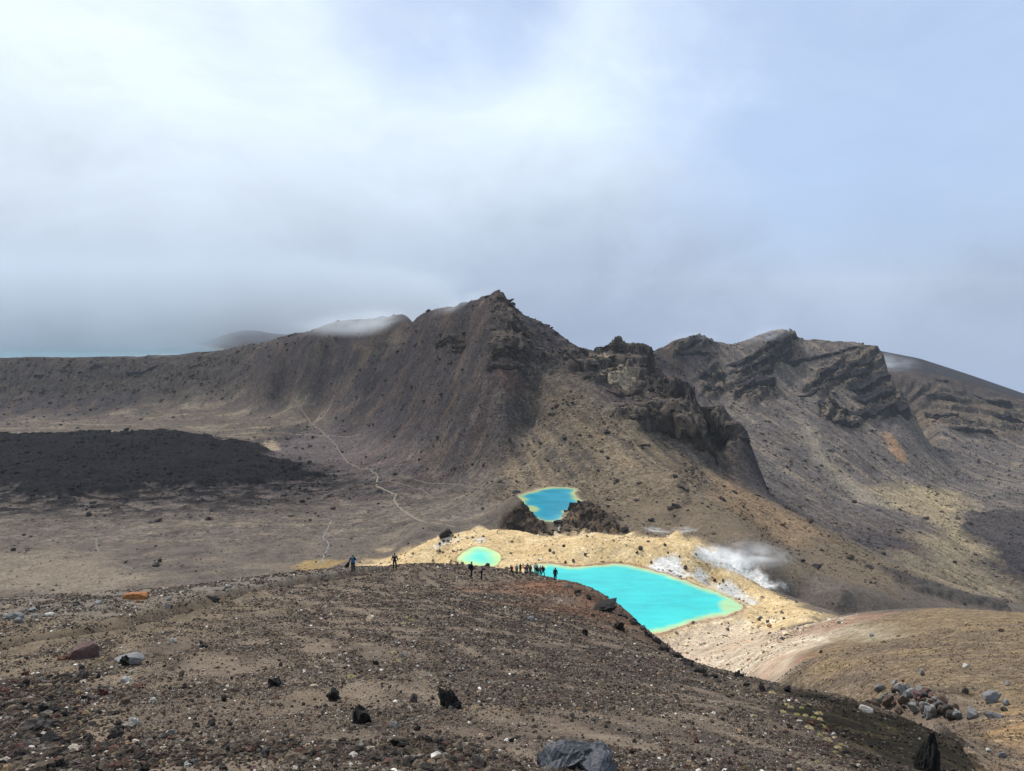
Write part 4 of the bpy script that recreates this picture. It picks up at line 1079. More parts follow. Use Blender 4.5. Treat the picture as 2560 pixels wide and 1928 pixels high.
FGY = dict(y0=4, y1=112)
HERO = [
    (342, 1494, 64, 17, ORANGE, 'long orange rock like a log lying on the ridge above the grey stones', 'block', 3, (0, 0.05, 0.1)),
    (214, 1640, 66, 40, MAROON, 'large maroon boulder beside the grey slab on the left of the ridge', 'block', 1, None),
    (161, 1648, 24, 15, RED, 'small red-brown rock touching the maroon boulder', 'cinder', 2, None),
    (321, 1652, 74, 18, SLATE, 'flat slate-grey slab with a pointed end beside the maroon boulder', 'block', 4, (0.12, 0.1, 0.2)),
    (309, 1657, 26, 18, BLACK, 'black cinder leaning on the flat grey slab', 'cinder', 1, None),
    (313, 1706, 25, 13, WHITE, 'white stone below the flat grey slab', 'cinder', 4, None),
    (336, 1812, 26, 16, WHITE, 'white and black pitted stone near the lower left', 'cinder', 5, None),
    (380, 1755, 22, 12, WHITE, 'pale grey stone on bare sand left of the slope', 'cinder', 0, None),
    (317, 1757, 28, 24, BROWN, 'brown rock with a pale edge on the left gravel', 'block', 5, None),
    (433, 1604, 16, 9, WHITE, 'small white rock on the worn path above the grey slab', 'cinder', 1, None),
    (510, 1618, 28, 18, DARK, 'dark brown rock sitting alone on the sandy path edge', 'cinder', 3, None),
    (684, 1716, 42, 32, BLACK, 'black lava rock on the bare sand left of the middle of the slope', 'cinder', 2, None),
    (834, 1748, 34, 26, BLACK, 'squarish black cinder with a mossy brown top on the slope', 'cinder', 4, None),
    (785, 1718, 24, 8, TAN, 'flat tan stone between two black cinders', 'block', 2, None),
    (903, 1800, 52, 48, BLACK, 'tall jagged black cinder casting a shadow, low in the middle', 'cinder', 0, None),
    (1124, 1764, 46, 40, BLACK, 'knobbly black cinder twin lumps on the middle slope', 'cinder', 5, None),
    (1140, 1772, 24, 22, BLACK, 'lower lump of black cinder against its larger twin', 'cinder', 1, None),
    (1034, 1752, 28, 22, DARK, 'dark grey rock left of the knobbly black cinders', 'block', 0, None),
    (985, 1818, 26, 18, GREY, 'grey rock with a white chip right of the tall jagged cinder', 'block', 3, None),
    (1002, 1868, 50, 28, BLACK, 'wide black cinder below the grey chipped rock', 'cinder', 3, None),
    (1013, 1642, 20, 15, SLATE, 'blue-grey rounded rock in the middle of the slope', 'block', 1, None),
    (1131, 1696, 14, 12, SLATE, 'small blue-grey stone above the knobbly black cinders', 'block', 5, None),
    (925, 1551, 24, 14, TAN, 'pinkish tan flat rock high on the slope below the walkers', 'block', 4, None),
    (1401, 1509, 18, 11, TAN, 'tan rock on the rusty scoria below the standing walker', 'block', 0, None),
    (1328, 1551, 20, 12, SLATE, 'grey-blue angular rock on the upper slope', 'block', 2, None),
    (1446, 1490, 16, 8, DARK, 'small dark flat rock above the tan rock on rusty scoria', 'block', 3, None),
    (1547, 1572, 30, 24, BLACK, 'black rock on the rim below the overhanging ledge', 'cinder', 2, None),
    (1464, 1588, 18, 16, BLACK, 'small black rock on the brown slope left of the rim', 'cinder', 4, None),
    (1483, 1540, 14, 14, BROWN, 'upright brown rock under the overhanging ledge', 'block', 5, None),
    (533, 1500, 30, 10, DARK, 'low dark rock at the side of the ridge path', 'cinder', 5, None),
    (571, 1470, 17, 9, GREY, 'pale slab at the skyline of the ridge left of the walkers', 'block', 1, None),
    (423, 1500, 16, 9, GREY, 'pale grey rock right of the orange rock', 'block', 2, None),
    (417, 1515, 18, 10, GREY, 'grey rock below the pale one right of the orange rock', 'block', 4, None),
    (344, 1506, 14, 7, ORANGE, 'small orange chip under the long orange rock', 'block', 0, None),
    (246, 1510, 26, 12, SLATE, 'dark slate rock in the row of stones left of the orange rock', 'block', 5, None),
    (192, 1512, 20, 11, DARK, 'dark stone in the row left of the orange rock', 'cinder', 0, None),
    (37, 1545, 46, 18, SLATE, 'long grey slab among the stones at the left edge of the ridge', 'block', 4, None),
    (14, 1547, 30, 15, GREY, 'pale grey block at the very left edge of the ridge', 'block', 2, None),
    (46, 1556, 26, 15, SLATE, 'grey pointed stone below the long grey slab', 'block', 1, None),
    (122, 1539, 26, 9, WHITE, 'whitish flat stone right of the long grey slab', 'block', 3, None),
    (18, 1520, 26, 9, TAN, 'tan flat stone highest at the left edge', 'block', 0, None),
    (80, 1528, 26, 13, SLATE, 'grey wedge of stone among the rocks at the left edge', 'block', 5, None),
    (86, 1543, 18, 9, GREY, 'small pale grey stone between grey wedges at the left edge', 'block', 2, None),
    (126, 1786, 52, 28, BLACK, 'black clinker in the coarse stones at lower left, uppermost of three', 'cinder', 3, None),
    (105, 1818, 84, 34, DARK, 'broad dark clinker in the coarse stones at lower left', 'cinder', 1, None),
    (134, 1866, 64, 40, BLACK, 'big black clinker in the coarse stones near the lower left corner', 'cinder', 2, None),
    (292, 1846, 38, 26, DARK, 'dark brown cinder right of the coarse stones at lower left', 'cinder', 4, None),
    (205, 1700, 30, 16, DARK, 'dark cinder on the gravel below the maroon boulder', 'cinder', 5, None),
    (348, 1720, 24, 9, RED, 'rusty flat stone on the gravel right of the white stone', 'cinder', 1, None),
    (260, 1735, 24, 18, RED, 'dark red cinder on the left gravel', 'cinder', 3, None),
    (1414, 1862, 16, 12, TAN, 'yellowish stone just above the big split boulder', 'block', 1, None),
    (2166, 1778, 36, 17, WHITE, 'smooth white boulder on the crest of the dark mossy bank', 'block', 3, None),
    (1998, 1806, 16, 9, WHITE, 'white stone among the straw tufts', 'block', 1, None),
    (2084, 1838, 14, 11, WHITE, 'white stone at the lower end of the straw tufts', 'block', 5, None),
    (2028, 1812, 18, 14, RED, 'dark red cinder between the straw tufts', 'cinder', 2, None),
    (2070, 1828, 14, 9, RED, 'small dark red stone beside the white one under the tufts', 'cinder', 5, None),
    (2066, 1866, 13, 9, RED, 'lowest dark red stone by the straw tufts', 'cinder', 0, None),
    (1740, 1855, 22, 14, RED, 'rusty red cinder on the dark slope right of the boulder', 'cinder', 3, None),
    (1968, 1728, 18, 13, BLACK, 'black rock standing on the ridge line above the tufts', 'cinder', 4, None),
    (1845, 1692, 26, 15, BLACK, 'black rock on the ridge line against the red bank', 'cinder', 1, None),
]
for i, (px, py, wd, ht, m, lb, kd, sd, tl) in enumerate(HERO):
    put(px, py + ht * 0.12, wd, ht * 1.1, m, lb, kd, sd + i * 6, tilt=tl, sink=0.34, **FGY)

TONE = {DARK: 'dark brown', BLACK: 'black', BROWN: 'brown', MAROON: 'maroon', GREY: 'grey', WHITE: 'whitish', TAN: 'tan', RED: 'rusty', SLATE: 'slate'}
ORD = 'first second third fourth fifth sixth seventh eighth ninth tenth eleventh twelfth thirteenth fourteenth fifteenth sixteenth seventeenth eighteenth nineteenth twentieth'.split()
ORD += ['twenty-' + w_ for w_ in ORD[:9]] + ['thirtieth'] + ['thirty-' + w_ for w_ in ORD[:9]]
# on the brown hill and the orange flank
HILL_ROCKS = [
    (2306, 1690, 15, 17, GREY, 'grey upright stone alone on the brown hill above the boulder heap'),
    (2413, 1670, 24, 10, WHITE, 'flat pale rock on the brown hill right of the upright stone'),
    (2518, 1713, 16, 11, GREY, 'pale grey rock on the brown hill near the right edge'),
    (2179, 1592, 15, 10, SLATE, 'dark grey rock on the pale strip of the brown hill'),
    (2246, 1592, 11, 7, TAN, 'ochre rock right of the dark grey rock on the hill'),
    (2503, 1580, 13, 9, BROWN, 'brown rock high on the hill near the right edge'),
    (2416, 1562, 9, 6, TAN, 'little tan rock near the crest of the brown hill'),
    (2052, 1632, 9, 7, DARK, 'little dark rock on the left shoulder of the brown hill'),
    (2413, 1734, 20, 14, BLACK, 'dark rounded rock on the hill above the boulder heap'),
    (2431, 1795, 36, 28, SLATE, 'slate boulder with a shadowed side at the right end of the heap'),
    (2474, 1798, 34, 24, SLATE, 'low slate boulder right of the shadowed one'),
    (2497, 1796, 24, 13, SLATE, 'flat dark flake at the far right end of the heap'),
    (2478, 1756, 54, 26, SLATE, 'broad grey slab leaning on the slope right of the heap'),
    (2514, 1762, 24, 14, SLATE, 'grey block lying on the broad leaning slab'),
    (2510, 1778, 18, 11, DARK, 'dark block below the broad leaning slab'),
    (2325, 1792, 38, 30, SLATE, 'big slate boulder lowest in the middle of the heap'),
    (2431, 1892, 22, 16, TAN, 'tan boulder on the orange flank in the lower right corner'),
    (2505, 1895, 20, 16, SLATE, 'grey rock half buried in the orange flank at lower right'),
    (2470, 1880, 14, 9, WHITE, 'white stone on the orange flank at lower right'),
    (2372, 1926, 9, 9, WHITE, 'white chip on the dark bank at the lower edge'),
]
for i, (px, py, wd, ht, m, lb) in enumerate(HILL_ROCKS):
    put(px, py, wd, ht, m, lb, 'block', i * 5 + 2, name='boulder' if wd > 19 else 'rock', y0=20, y1=215, cat='boulder' if wd > 19 else 'rock')
rnd = random.Random(5)
HEAP = []
for i in range(86):                                               # the heap itself
    a = rnd.random()
    px = 2170 + 225 * a + rnd.uniform(-12, 12)
    py = 1776 - 66 * math.sin(min(1, 0.12 + a * 1.0) * math.pi) * rnd.random() + rnd.uniform(-6, 16) + (10 if a > .6 else 0)
    wd = rnd.choice((9, 10, 12, 14, 16, 19, 23, 28))
    hm_ = rnd.choice((SLATE, GREY, DARK, BROWN, BROWN, MAROON))
    HEAP.append((px, py, wd, wd * rnd.uniform(0.6, 0.9), hm_, i, rnd.uniform(-0.3, 0.15)))
HEAP.sort(key=lambda e: e[1])
ROWS = (('top', HEAP[:28]), ('middle', HEAP[28:58]), ('bottom', HEAP[58:]))
for rw, part in ROWS:
    for k, (px, py, wd, ht, m, i, sk) in enumerate(sorted(part)):
        big_ = 'big ' if wd > 23 else 'small ' if wd < 13 else ''
        put(px, py, wd, ht, m, '%s%s boulder of the heap below the hill, %s from left in %s row' % (big_, TONE[m], ORD[k], rw), 'block', i, name='boulder', y0=30, y1=80, group='boulders of the heap', cat='boulder', sink=sk)

# dark rocks on the sulphur bank
SUL = [(905, 413, 8, 'by itself high on the yellow bank above the large lake'), (850, 452, 9, 'pale-sided, left on the yellow bank'), (830, 438, 10, 'left of the pale-sided rock on the yellow bank'), (960, 497, 10, 'at the far shore of the large lake, nearest the water'),
       (915, 504, 8, 'at the far shore, left of the one nearest the water'), (1025, 463, 9, 'in the middle of the yellow bank'), (1330, 429, 12, 'flat, uppermost right on the yellow bank'), (1310, 449, 8, 'just below the flat uppermost one'),
       (1465, 407, 9, 'near the crest of the yellow bank left of the steam'), (1580, 536, 13, 'in the gap between the two grey patches'), (1740, 604, 9, 'on the shore path left of the lowest grey patch'), (1785, 607, 9, 'at the top of the lowest grey patch'),
       (1985, 822, 9, 'right of the yellow tip of the lake'), (1815, 838, 6, 'on the flat beyond the yellow tip of the lake'), (240, 384, 8, 'below the slanted black slab left of the small pool'), (220, 400, 8, 'left of the others on the bank by the small pool'),
       (265, 386, 9, 'grey, under the slanted black slab'), (347, 520, 13, 'upright, at the near shore of the small pool'), (470, 512, 13, 'on the near shore of the small pool behind the walkers'), (590, 540, 11, 'pale, between the walkers and the group'),
       (1480, 449, 7, 'above the largest grey patch'), (1545, 470, 6, 'beside the rim of the largest grey patch')]
for i, (qx, qy, wd, where) in enumerate(SUL):
    put(1000 + qx / 2.212, 1180 + qy / 2.212, wd, wd * 0.72, DARK if i not in (1, 16, 19) else GREY, ('dark rock ' if i not in (1, 16, 19) else 'rock ') + where, 'block', i + 3, y0=230, y1=400)
put(1114, 1341, 34, 15, BLACK, 'slanted black slab on the crest left of the small pool', 'block', 9, name='boulder', y0=320, y1=380, tilt=(0.1, -0.5, 0.3), cat='boulder')
put(1219, 1421, 15, 9, BLACK, 'black rock on the near bank of the small pool', 'block', 7, y0=310, y1=345)

# big split boulder at the bottom edge
def faceted(name, seed, dims, material, loc, rot, label, sub=4, cuts=14, parent=None):
    me = block_mesh(seed)
    me.materials.append(material)
    o = link(name, me, parent)
    o.scale = dims
    o.rotation_euler = rot
    o.location = loc
    return o


g0 = ground(1440, 1926, 4, 8)
root = bpy.data.objects.new('boulder', None)
COL.objects.link(root)
root.location = g0
tag(root, 'large split blue-grey boulder with gravel in its crack at the bottom edge', 'boulder')
NAVY = mat((0.040, 0.043, 0.053), 0.55, 0.35, 4, 0.35, 'blue_grey_rock')
faceted('block', 301, (0.30, 0.30, 0.34), NAVY, (-0.13, 0.06, 0.02), (0.2, 0.1, 0.4), '', cuts=26, parent=root)
faceted('block', 302, (0.22, 0.24, 0.20), NAVY, (-0.20, 0.10, -0.02), (0.5, 0.1, 1.1), '', cuts=26, parent=root)
faceted('block', 305, (0.26, 0.30, 0.20), NAVY, (0.17, 0.0, 0.0), (0.1, -0.35, 1.0), '', cuts=26, parent=root)
faceted('block', 306, (0.20, 0.20, 0.16), NAVY, (0.20, 0.14, 0.02), (0.4, -0.2, 0.3), '', cuts=26, parent=root)
faceted('flake', 309, (0.32, 0.16, 0.10), NAVY, (-0.02, 0.08, 0.135), (0.25, 0.12, 0.1), '', cuts=22, parent=root)
rg_ = random.Random(9)
for k in range(26):
    q_ = rock('stone', Vector((0, 0, 0)), (0.035, 0.03, 0.025), rg_.choice((BROWN, DARK, TAN, GREY, MAROON)), '', None, 'cinder', k)
    for kk in ('label', 'category'):
        del q_[kk]
    q_.parent = root
    q_.location = (rg_.uniform(-0.02, 0.13), rg_.uniform(-0.05, 0.06), rg_.uniform(0.03, 0.09))

# overhanging ledge on the rim above the large lake
g1 = ground(1512, 1528, 60, 100)
root = bpy.data.objects.new('rock_ledge', None)
COL.objects.link(root)
root.location = g1
tag(root, 'black overhanging rock ledge jutting from the rim above the large lake', 'ledge')
k = g1.y / 1848
faceted('slab', 320, (58 * k, 40 * k, 9 * k), BLACK, (2 * k, 0, 15 * k), (0.05, -0.12, 0.2), '', 4, 10, root)
faceted('block', 322, (42 * k, 34 * k, 20 * k), BLACK, (8 * k, 4 * k, 5 * k), (0.1, 0.1, 0.4), '', 4, 10, root)
faceted('block', 324, (26 * k, 24 * k, 12 * k), DARK, (-22 * k, -2 * k, 3 * k), (0.2, 0.1, 1.4), '', 4, 10, root)

# black fin-shaped form put in for an unidentified dark shape on the mossy bank
def fin_mesh():
    me = rock_mesh(77, 4, 0.5, 6)
    for v in me.vertices:
        f = 1.0 - 0.75 * max(0.0, v.co.z + 0.1) ** 1.2
        v.co.x = v.co.x * f + 0.22 * max(0, v.co.z); v.co.y *= f
    return me


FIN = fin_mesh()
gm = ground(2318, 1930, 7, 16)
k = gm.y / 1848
FIN.materials.append(mat((0.006, 0.006, 0.006), 1.0, 0.4, 9, 0.5, 'pure_black'))
o = link('black_fin', FIN)
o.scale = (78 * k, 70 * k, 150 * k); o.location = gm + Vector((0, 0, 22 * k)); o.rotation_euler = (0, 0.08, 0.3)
tag(o, 'pitch-black upright stand-in for a dark shape on the mossy bank in the lower right corner', 'rock')

# ragged black blocks along the rim of the ridge
rnd = random.Random(11)
RIM = [(1420, 1466), (1445, 1480), (1470, 1490), (1555, 1535), (1580, 1548), (1592, 1560), (1610, 1572), (1622, 1584), (1640, 1600), (1652, 1618), (1662, 1622), (1690, 1640), (1702, 1646), (1716, 1654), (1728, 1662), (1748, 1678), (1765, 1688), (1782, 1692), (1800, 1700), (1870, 1712), (1900, 1720), (1930, 1726), (2020, 1738), (2050, 1742), (2085, 1748)]
for i, (px, py) in enumerate(RIM):
    put(px + rnd.uniform(-4, 4), py + rnd.uniform(1, 8), rnd.uniform(14, 34), rnd.uniform(9, 17), BLACK if i % 3 else DARK, 'ragged %s block on the broken rim of the ridge, %s down from the lone walker' % ('black' if i % 3 else 'dark', ORD[i]), 'cinder', i + 2, name='rock', y0=18, y1=105, group='black blocks along the rim', sink=0.42)

# cobbles one can tell apart in the foreground
COB = []
rnd = random.Random(23)
while len(COB) < 118:
    if len(COB) < 84:
        px, py = rnd.uniform(0, 1), rnd.uniform(0, 1)
        px, py = px * px * 700, 1928 - py * py * 260
    else:
        px, py = rnd.uniform(500, 2000), rnd.uniform(1640, 1925)
    if px > 1500 and py < 1640 + (px - 1500) * 0.25:
        continue
    if 1320 < px < 1560 and py > 1830:
        continue
    COB.append((px, py))
SEEN = {}
for i, (px, py) in enumerate(sorted(COB)):
    wd = rnd.uniform(12, 30) * (1.0 if py > 1750 and px < 700 else 0.65)
    m = rnd.choice((DARK, DARK, BLACK, BLACK, BROWN, BROWN, MAROON, GREY, WHITE, TAN, RED))
    if m in (WHITE, TAN, GREY):
        wd *= 0.75
    key = (TONE[m], px < 700)
    SEEN[key] = SEEN.get(key, 0) + 1
    nth = ORD[SEEN[key] - 1]
    lb = '%s %s cobble from the left %s' % (nth, TONE[m], 'in the coarse stones at lower left' if px < 700 else 'loose on the open scoria slope')
    put(px, py, wd, wd * rnd.uniform(0.5, 0.8), m, lb, 'cinder' if rnd.random() < 0.7 else 'block', i, name='cobble', group='cobbles of the near slope', cat='stone', y0=4, y1=60)


# ------------------------------------------------------------------ loose stones nobody could count: points that carry rough stone shapes
def stone_material(name, spec=0.2):
    m = bpy.data.materials.new(name)
    m.use_nodes = True
    t = m.node_tree
    t.nodes.clear()
    g = NT(t)
    c = g.n('ShaderNodeAttribute', attribute_name='tint', attribute_type='INSTANCER').outputs['Color']
    pos = g.n('ShaderNodeTexCoord').outputs['Object']
    f = g.maprange(g.noise(pos, 3.0, 3, 0.6), 0.25, 0.75, 0.6, 1.4, False)
    c = g.mix(1.0, c, g.n('ShaderNodeCombineColor', {0: f, 1: f, 2: f}).outputs[0], 'MULTIPLY')
    bs = g.n('ShaderNodeBsdfPrincipled', {'Base Color': c, 'Roughness': 0.95, 'Specular IOR Level': 0.08})
    g.n('ShaderNodeOutputMaterial', {'Surface': bs.outputs[0]})
    return m


STONE_MAT = stone_material('loose_stone')


def stone_nodes(rough):
    tree = bpy.data.node_groups.new('scatter_stones', 'GeometryNodeTree')
    tree.interface.new_socket('Geometry', in_out='INPUT', socket_type='NodeSocketGeometry')
    tree.interface.new_socket('Geometry', in_out='OUTPUT', socket_type='NodeSocketGeometry')
    g = NT(tree)
    gi = g.n('NodeGroupInput'); go = g.n('NodeGroupOutput')
    join = g.n('GeometryNodeJoinGeometry')
    for k in range(5):
        ico = g.n('GeometryNodeMeshIcoSphere', {'Radius': 0.5, 'Subdivisions': 2})
        pos = g.n('GeometryNodeInputPosition').outputs[0]
        off = g.n('ShaderNodeVectorMath', {0: pos, 1: (k * 13.1, k * 7.7, k * 3.3)}, operation='ADD').outputs[0]
        nz = g.n('ShaderNodeTexNoise', {'Vector': off, 'Scale': 3.0, 'Detail': 2.0, 'Roughness': 0.6}).outputs[1]
        cen = g.n('ShaderNodeVectorMath', {0: nz, 1: (0.5, 0.5, 0.5)}, operation='SUBTRACT').outputs[0]
        scl = g.n('ShaderNodeVectorMath', {0: cen}, operation='SCALE')
        scl.inputs[3].default_value = rough
        sp = g.n('GeometryNodeSetPosition', {'Geometry': ico.outputs[0], 'Offset': scl.outputs[0]})
        ss = g.n('GeometryNodeSetShadeSmooth', {'Geometry': sp.outputs[0], 'Shade Smooth': False})
        sm = g.n('GeometryNodeSetMaterial', {'Geometry': ss.outputs[0], 'Material': STONE_MAT})
        ti = g.n('GeometryNodeGeometryToInstance', {0: sm.outputs[0]})
        g.link(ti.outputs[0], join.inputs[0])
    na_s = g.n('GeometryNodeInputNamedAttribute', {'Name': 'size'}, data_type='FLOAT_VECTOR').outputs[0]
    na_r = g.n('GeometryNodeInputNamedAttribute', {'Name': 'turn'}, data_type='FLOAT_VECTOR').outputs[0]
    na_i = g.n('GeometryNodeInputNamedAttribute', {'Name': 'shape'}, data_type='INT').outputs[0]
    rot = g.n('FunctionNodeEulerToRotation', {0: na_r}).outputs[0]
    iop = g.n('GeometryNodeInstanceOnPoints', {'Points': gi.outputs[0], 'Instance': join.outputs[0], 'Pick Instance': True, 'Instance Index': na_i, 'Rotation': rot, 'Scale': na_s})
    g.link(iop.outputs[0], go.inputs[0])
    return tree


STONE_NODES = stone_nodes(1.05)


def scatter(name, label, x, y, size, tint, seed, flatness=0.7, sink=0.15):
    """loose stones on the ground at x, y: one object of kind stuff"""
    r = np.random.default_rng(seed)
    z = height(x, y)
    n_ = len(x)
    sz = size[:, None] * np.stack([r.uniform(0.8, 1.35, n_), r.uniform(0.7, 1.1, n_), r.uniform(0.45, 1.0, n_) * flatness], 1)
    co = np.stack([x, y, z + sz[:, 2] * (0.5 - 0.5 * sink * 2)], 1).astype(np.float32)
    me = bpy.data.meshes.new(name)
    me.vertices.add(n_); me.vertices.foreach_set('co', co.ravel())
    for nm, ty, val in (('size', 'FLOAT_VECTOR', sz), ('turn', 'FLOAT_VECTOR', np.stack([r.uniform(-0.4, 0.4, n_), r.uniform(-0.4, 0.4, n_), r.uniform(0, 6.28, n_)], 1))):
        a = me.attributes.new(nm, ty, 'POINT'); a.data.foreach_set('vector', val.astype(np.float32).ravel())
    a = me.attributes.new('shape', 'INT', 'POINT'); a.data.foreach_set('value', r.integers(0, 5, n_).astype(np.int32))
    a = me.attributes.new('tint', 'FLOAT_COLOR', 'POINT'); a.data.foreach_set('color', np.concatenate([tint, np.ones((n_, 1))], 1).astype(np.float32).ravel())
    o = link(name, me)
    md = o.modifiers.new('stones', 'NODES'); md.node_group = STONE_NODES
    tag(o, label, None, kind='stuff')
    return o


def tints(r, n_, table):
    w_ = np.array([t[0] for t in table]); cols = np.array([t[1] for t in table])
    c = cols[r.choice(len(table), n_, p=w_ / w_.sum())]
    return c * r.uniform(0.65, 1.35, (n_, 1))


def on_ground(r, n_, u0, u1, y0, y1):
    """places spread evenly over the ground as it foreshortens with distance"""
    u = r.uniform(u0, u1, n_); y = np.exp(r.uniform(math.log(y0), math.log(y1), n_))
    return u * y, y


# gravel of the near ridge
r = np.random.default_rng(1)
n_ = 800000
x, y = on_ground(r, n_, -0.75, 0.75, 4.2, 118)
clump = fbm(x, y, 3.0, 3, 301) * 1.5 + 0.8 * sample(n_mid * 1.0, x, y)
cob = sample(region([(-300, 1740), (150, 1680), (330, 1780), (420, 1870), (620, 1850), (1000, 1850), (1150, 1900), (1150, 1960), (-300, 1960)], 0.8, 3, 25, 1.2, 3), x, y)
hillm = sample(np.clip(mk['hill'] + 0.6 * mk['moss_bank'], 0, 1.25), x, y)
keep = r.random(n_) < np.clip(0.38 - clump * 1.1 + 0.35 * cob + 0.15 * sample(mk['dark_flank'], x, y), 0.06, 1) * np.clip(1 - 0.78 * hillm, 0.03, 1)
x, y, cob, hillm = x[keep], y[keep], cob[keep], hillm[keep]
n_ = len(x)
smin = np.maximum(0.008, 0.72 * y / 739)
s = smin * (r.random(n_) ** (-1 / 2.6))
s = np.minimum(s * (1 + 1.1 * cob), np.where(cob > 0.5, 0.085, 0.034) + 0.0026 * y)
t = tints(r, n_, [(6, (0.066, 0.052, 0.043)), (3.5, (0.028, 0.024, 0.022)), (4, (0.105, 0.082, 0.063)), (1.6, (0.080, 0.048, 0.038)), (1.3, (0.14, 0.125, 0.11)), (0.55, (0.28, 0.24, 0.20)), (0.22, (0.50, 0.46, 0.42)), (0.35, (0.22, 0.15, 0.09))])
t = t * (1 - 0.3 * np.clip(cob, 0, 1) - 0.12 * sample(mk['dark_flank'], x, y))[:, None]
rim = sample(mk['red_scoria'], x, y)[:, None]
t = t * (1 - 0.6 * rim) + 0.6 * rim * np.array((0.14, 0.07, 0.045))
t = t * (1 - 0.68 * sample(mk['moss_bank'], x, y))[:, None]
hm = sample(mk['hill'], x, y)[:, None]
t = t * (1 - 0.7 * hm) + 0.7 * hm * np.array((0.11, 0.080, 0.052))
scatter('scoria_gravel', 'loose scoria gravel covering the near ridge', x, y, s, t, 2, 0.85, 0.1)
print('gravel', n_)

# stones on the yellow banks
r = np.random.default_rng(3)
n_ = 30000
x, y = on_ground(r, n_, -0.25, 0.5, 140, 385)
m_ = sample(np.clip(mk['sulphur'] + mk['pale_gravel'], 0, 1), x, y)
for key in LAKES:
    if key != 'blue':
        m_ = m_ * (sample(np.minimum(LAKE_SD[key], 50), x, y) > 0.6)
keep = r.random(n_) < m_ * np.clip(0.22 + 1.2 * fbm(x, y, 12, 3, 311), 0.03, 1)
x, y = x[keep], y[keep]; n_ = len(x)
s = np.minimum(0.0013 * y * (r.random(n_) ** (-1 / 2.6)), 1.5)
t = tints(r, n_, [(3, (0.40, 0.32, 0.20)), (2, (0.48, 0.43, 0.35)), (3, (0.14, 0.11, 0.085)), (2, (0.07, 0.06, 0.055)), (1.5, (0.24, 0.14, 0.07))])
scatter('lakeside_rubble', 'scattered small stones on the yellow banks round the lakes', x, y, s, t, 4)

# rubble on crater floor, spur and mountain slopes
r = np.random.default_rng(5)
n_ = 110000
x, y = on_ground(r, n_, -0.75, 0.75, 300, 1330)
den = 0.10 + 0.5 * sample(np.clip(mount, 0, 1), x, y)
den = den * (1 - 0.8 * sample(mk['tan_floor'], x, y)) * (1 - 0.7 * sample(mk['purple_floor'], x, y)) + 0.5 * sample(np.clip(cliffs, 0, 1), x, y) + 0.25 * sample(lv, x, y) + 0.35 * sample(mk['olive_spur'], x, y)
den = den * np.clip(0.55 + 2.6 * fbm(x, y, 40, 4, 321), 0.06, 1.8) * (1 - sample(np.clip(mk['sulphur'], 0, 1), x, y))
for key in LAKES:
    den = den * (sample(np.minimum(LAKE_SD[key], 50), x, y) > 1.5)
keep = r.random(n_) < den
x, y = x[keep], y[keep]; n_ = len(x)
crg = sample(np.clip(mk['crag_left'] + mk['crag_right'], 0, 1), x, y); cl_ = sample(np.clip(cliffs, 0, 1), x, y)
s = np.minimum(0.0012 * y * (r.random(n_) ** (-1 / 2.7)), 5.0) * (1 + 0.9 * cl_ * r.random(n_))
s = np.where(crg > 0.2, np.minimum(s * 1.5, 2.2), s)
base = np.stack([sample(C[..., k], x, y) for k in range(3)], 1)
t = base * r.uniform(0.45, 1.15, (n_, 1))
t[sample(lm, x, y) > 0.5] *= 0.6
dk = r.random(n_) * (sample(lm, x, y) < 0.5) + (sample(lm, x, y) >= 0.5) < 0.15 + 0.15 * crg + 0.2 * cl_ + 0.25 * sample(mk['olive_spur'], x, y)
t[dk] = np.array((0.026, 0.023, 0.024)) * r.uniform(0.7, 1.4, (dk.sum(), 1))
scatter('mountain_rubble', 'boulder rubble and scree strewn over the mountain slopes', x, y, s, t, 6)
print('stones', n_)


# ------------------------------------------------------------------ straw-coloured cushion tufts
def tuft_mesh(seed):
    r = random.Random(seed)
    V_, F_ = [], []
    for _ in range(170):
        a = r.uniform(0, 6.283); el = math.acos(r.uniform(0.0, 1.0)); L = r.uniform(0.36, 0.52)
        d = Vector((math.cos(a) * math.sin(el), math.sin(a) * math.sin(el), math.cos(el) * 0.75 + 0.08))
        b = d * 0.10; side = d.cross(Vector((0, 0, 1)))
        side = (side.normalized() if side.length > 1e-3 else Vector((1, 0, 0))) * 0.016
        tip = d * L + Vector((r.uniform(-.05, .05), r.uniform(-.05, .05), r.uniform(-.06, .02)))
        midp = (b + tip) * 0.5 + Vector((0, 0, 0.05))
        i = len(V_)
        V_ += [b - side, b + side, midp + side, midp - side, tip]
        F_ += [(i, i + 1, i + 2, i + 3), (i + 3, i + 2, i + 4)]
    i = len(V_)
    for ring in range(4):                     # the dense heart of the cushion
        el = ring / 3.0 * 1.5
        for k in range(10):
            a = k * 0.6283
            q_ = 0.36 * (1 + 0.18 * r.uniform(-1, 1))
            V_.append(Vector((math.cos(a) * math.cos(el) * q_, math.sin(a) * math.cos(el) * q_, math.sin(el) * q_ * 0.8 - 0.05)))
    for ring in range(3):
        for k in range(10):
            F_.append((i + ring * 10 + k, i + ring * 10 + (k + 1) % 10, i + (ring + 1) * 10 + (k + 1) % 10, i + (ring + 1) * 10 + k))
    me = bpy.data.meshes.new('tuft')
    me.from_pydata([tuple(v) for v in V_], [], F_)
    return me


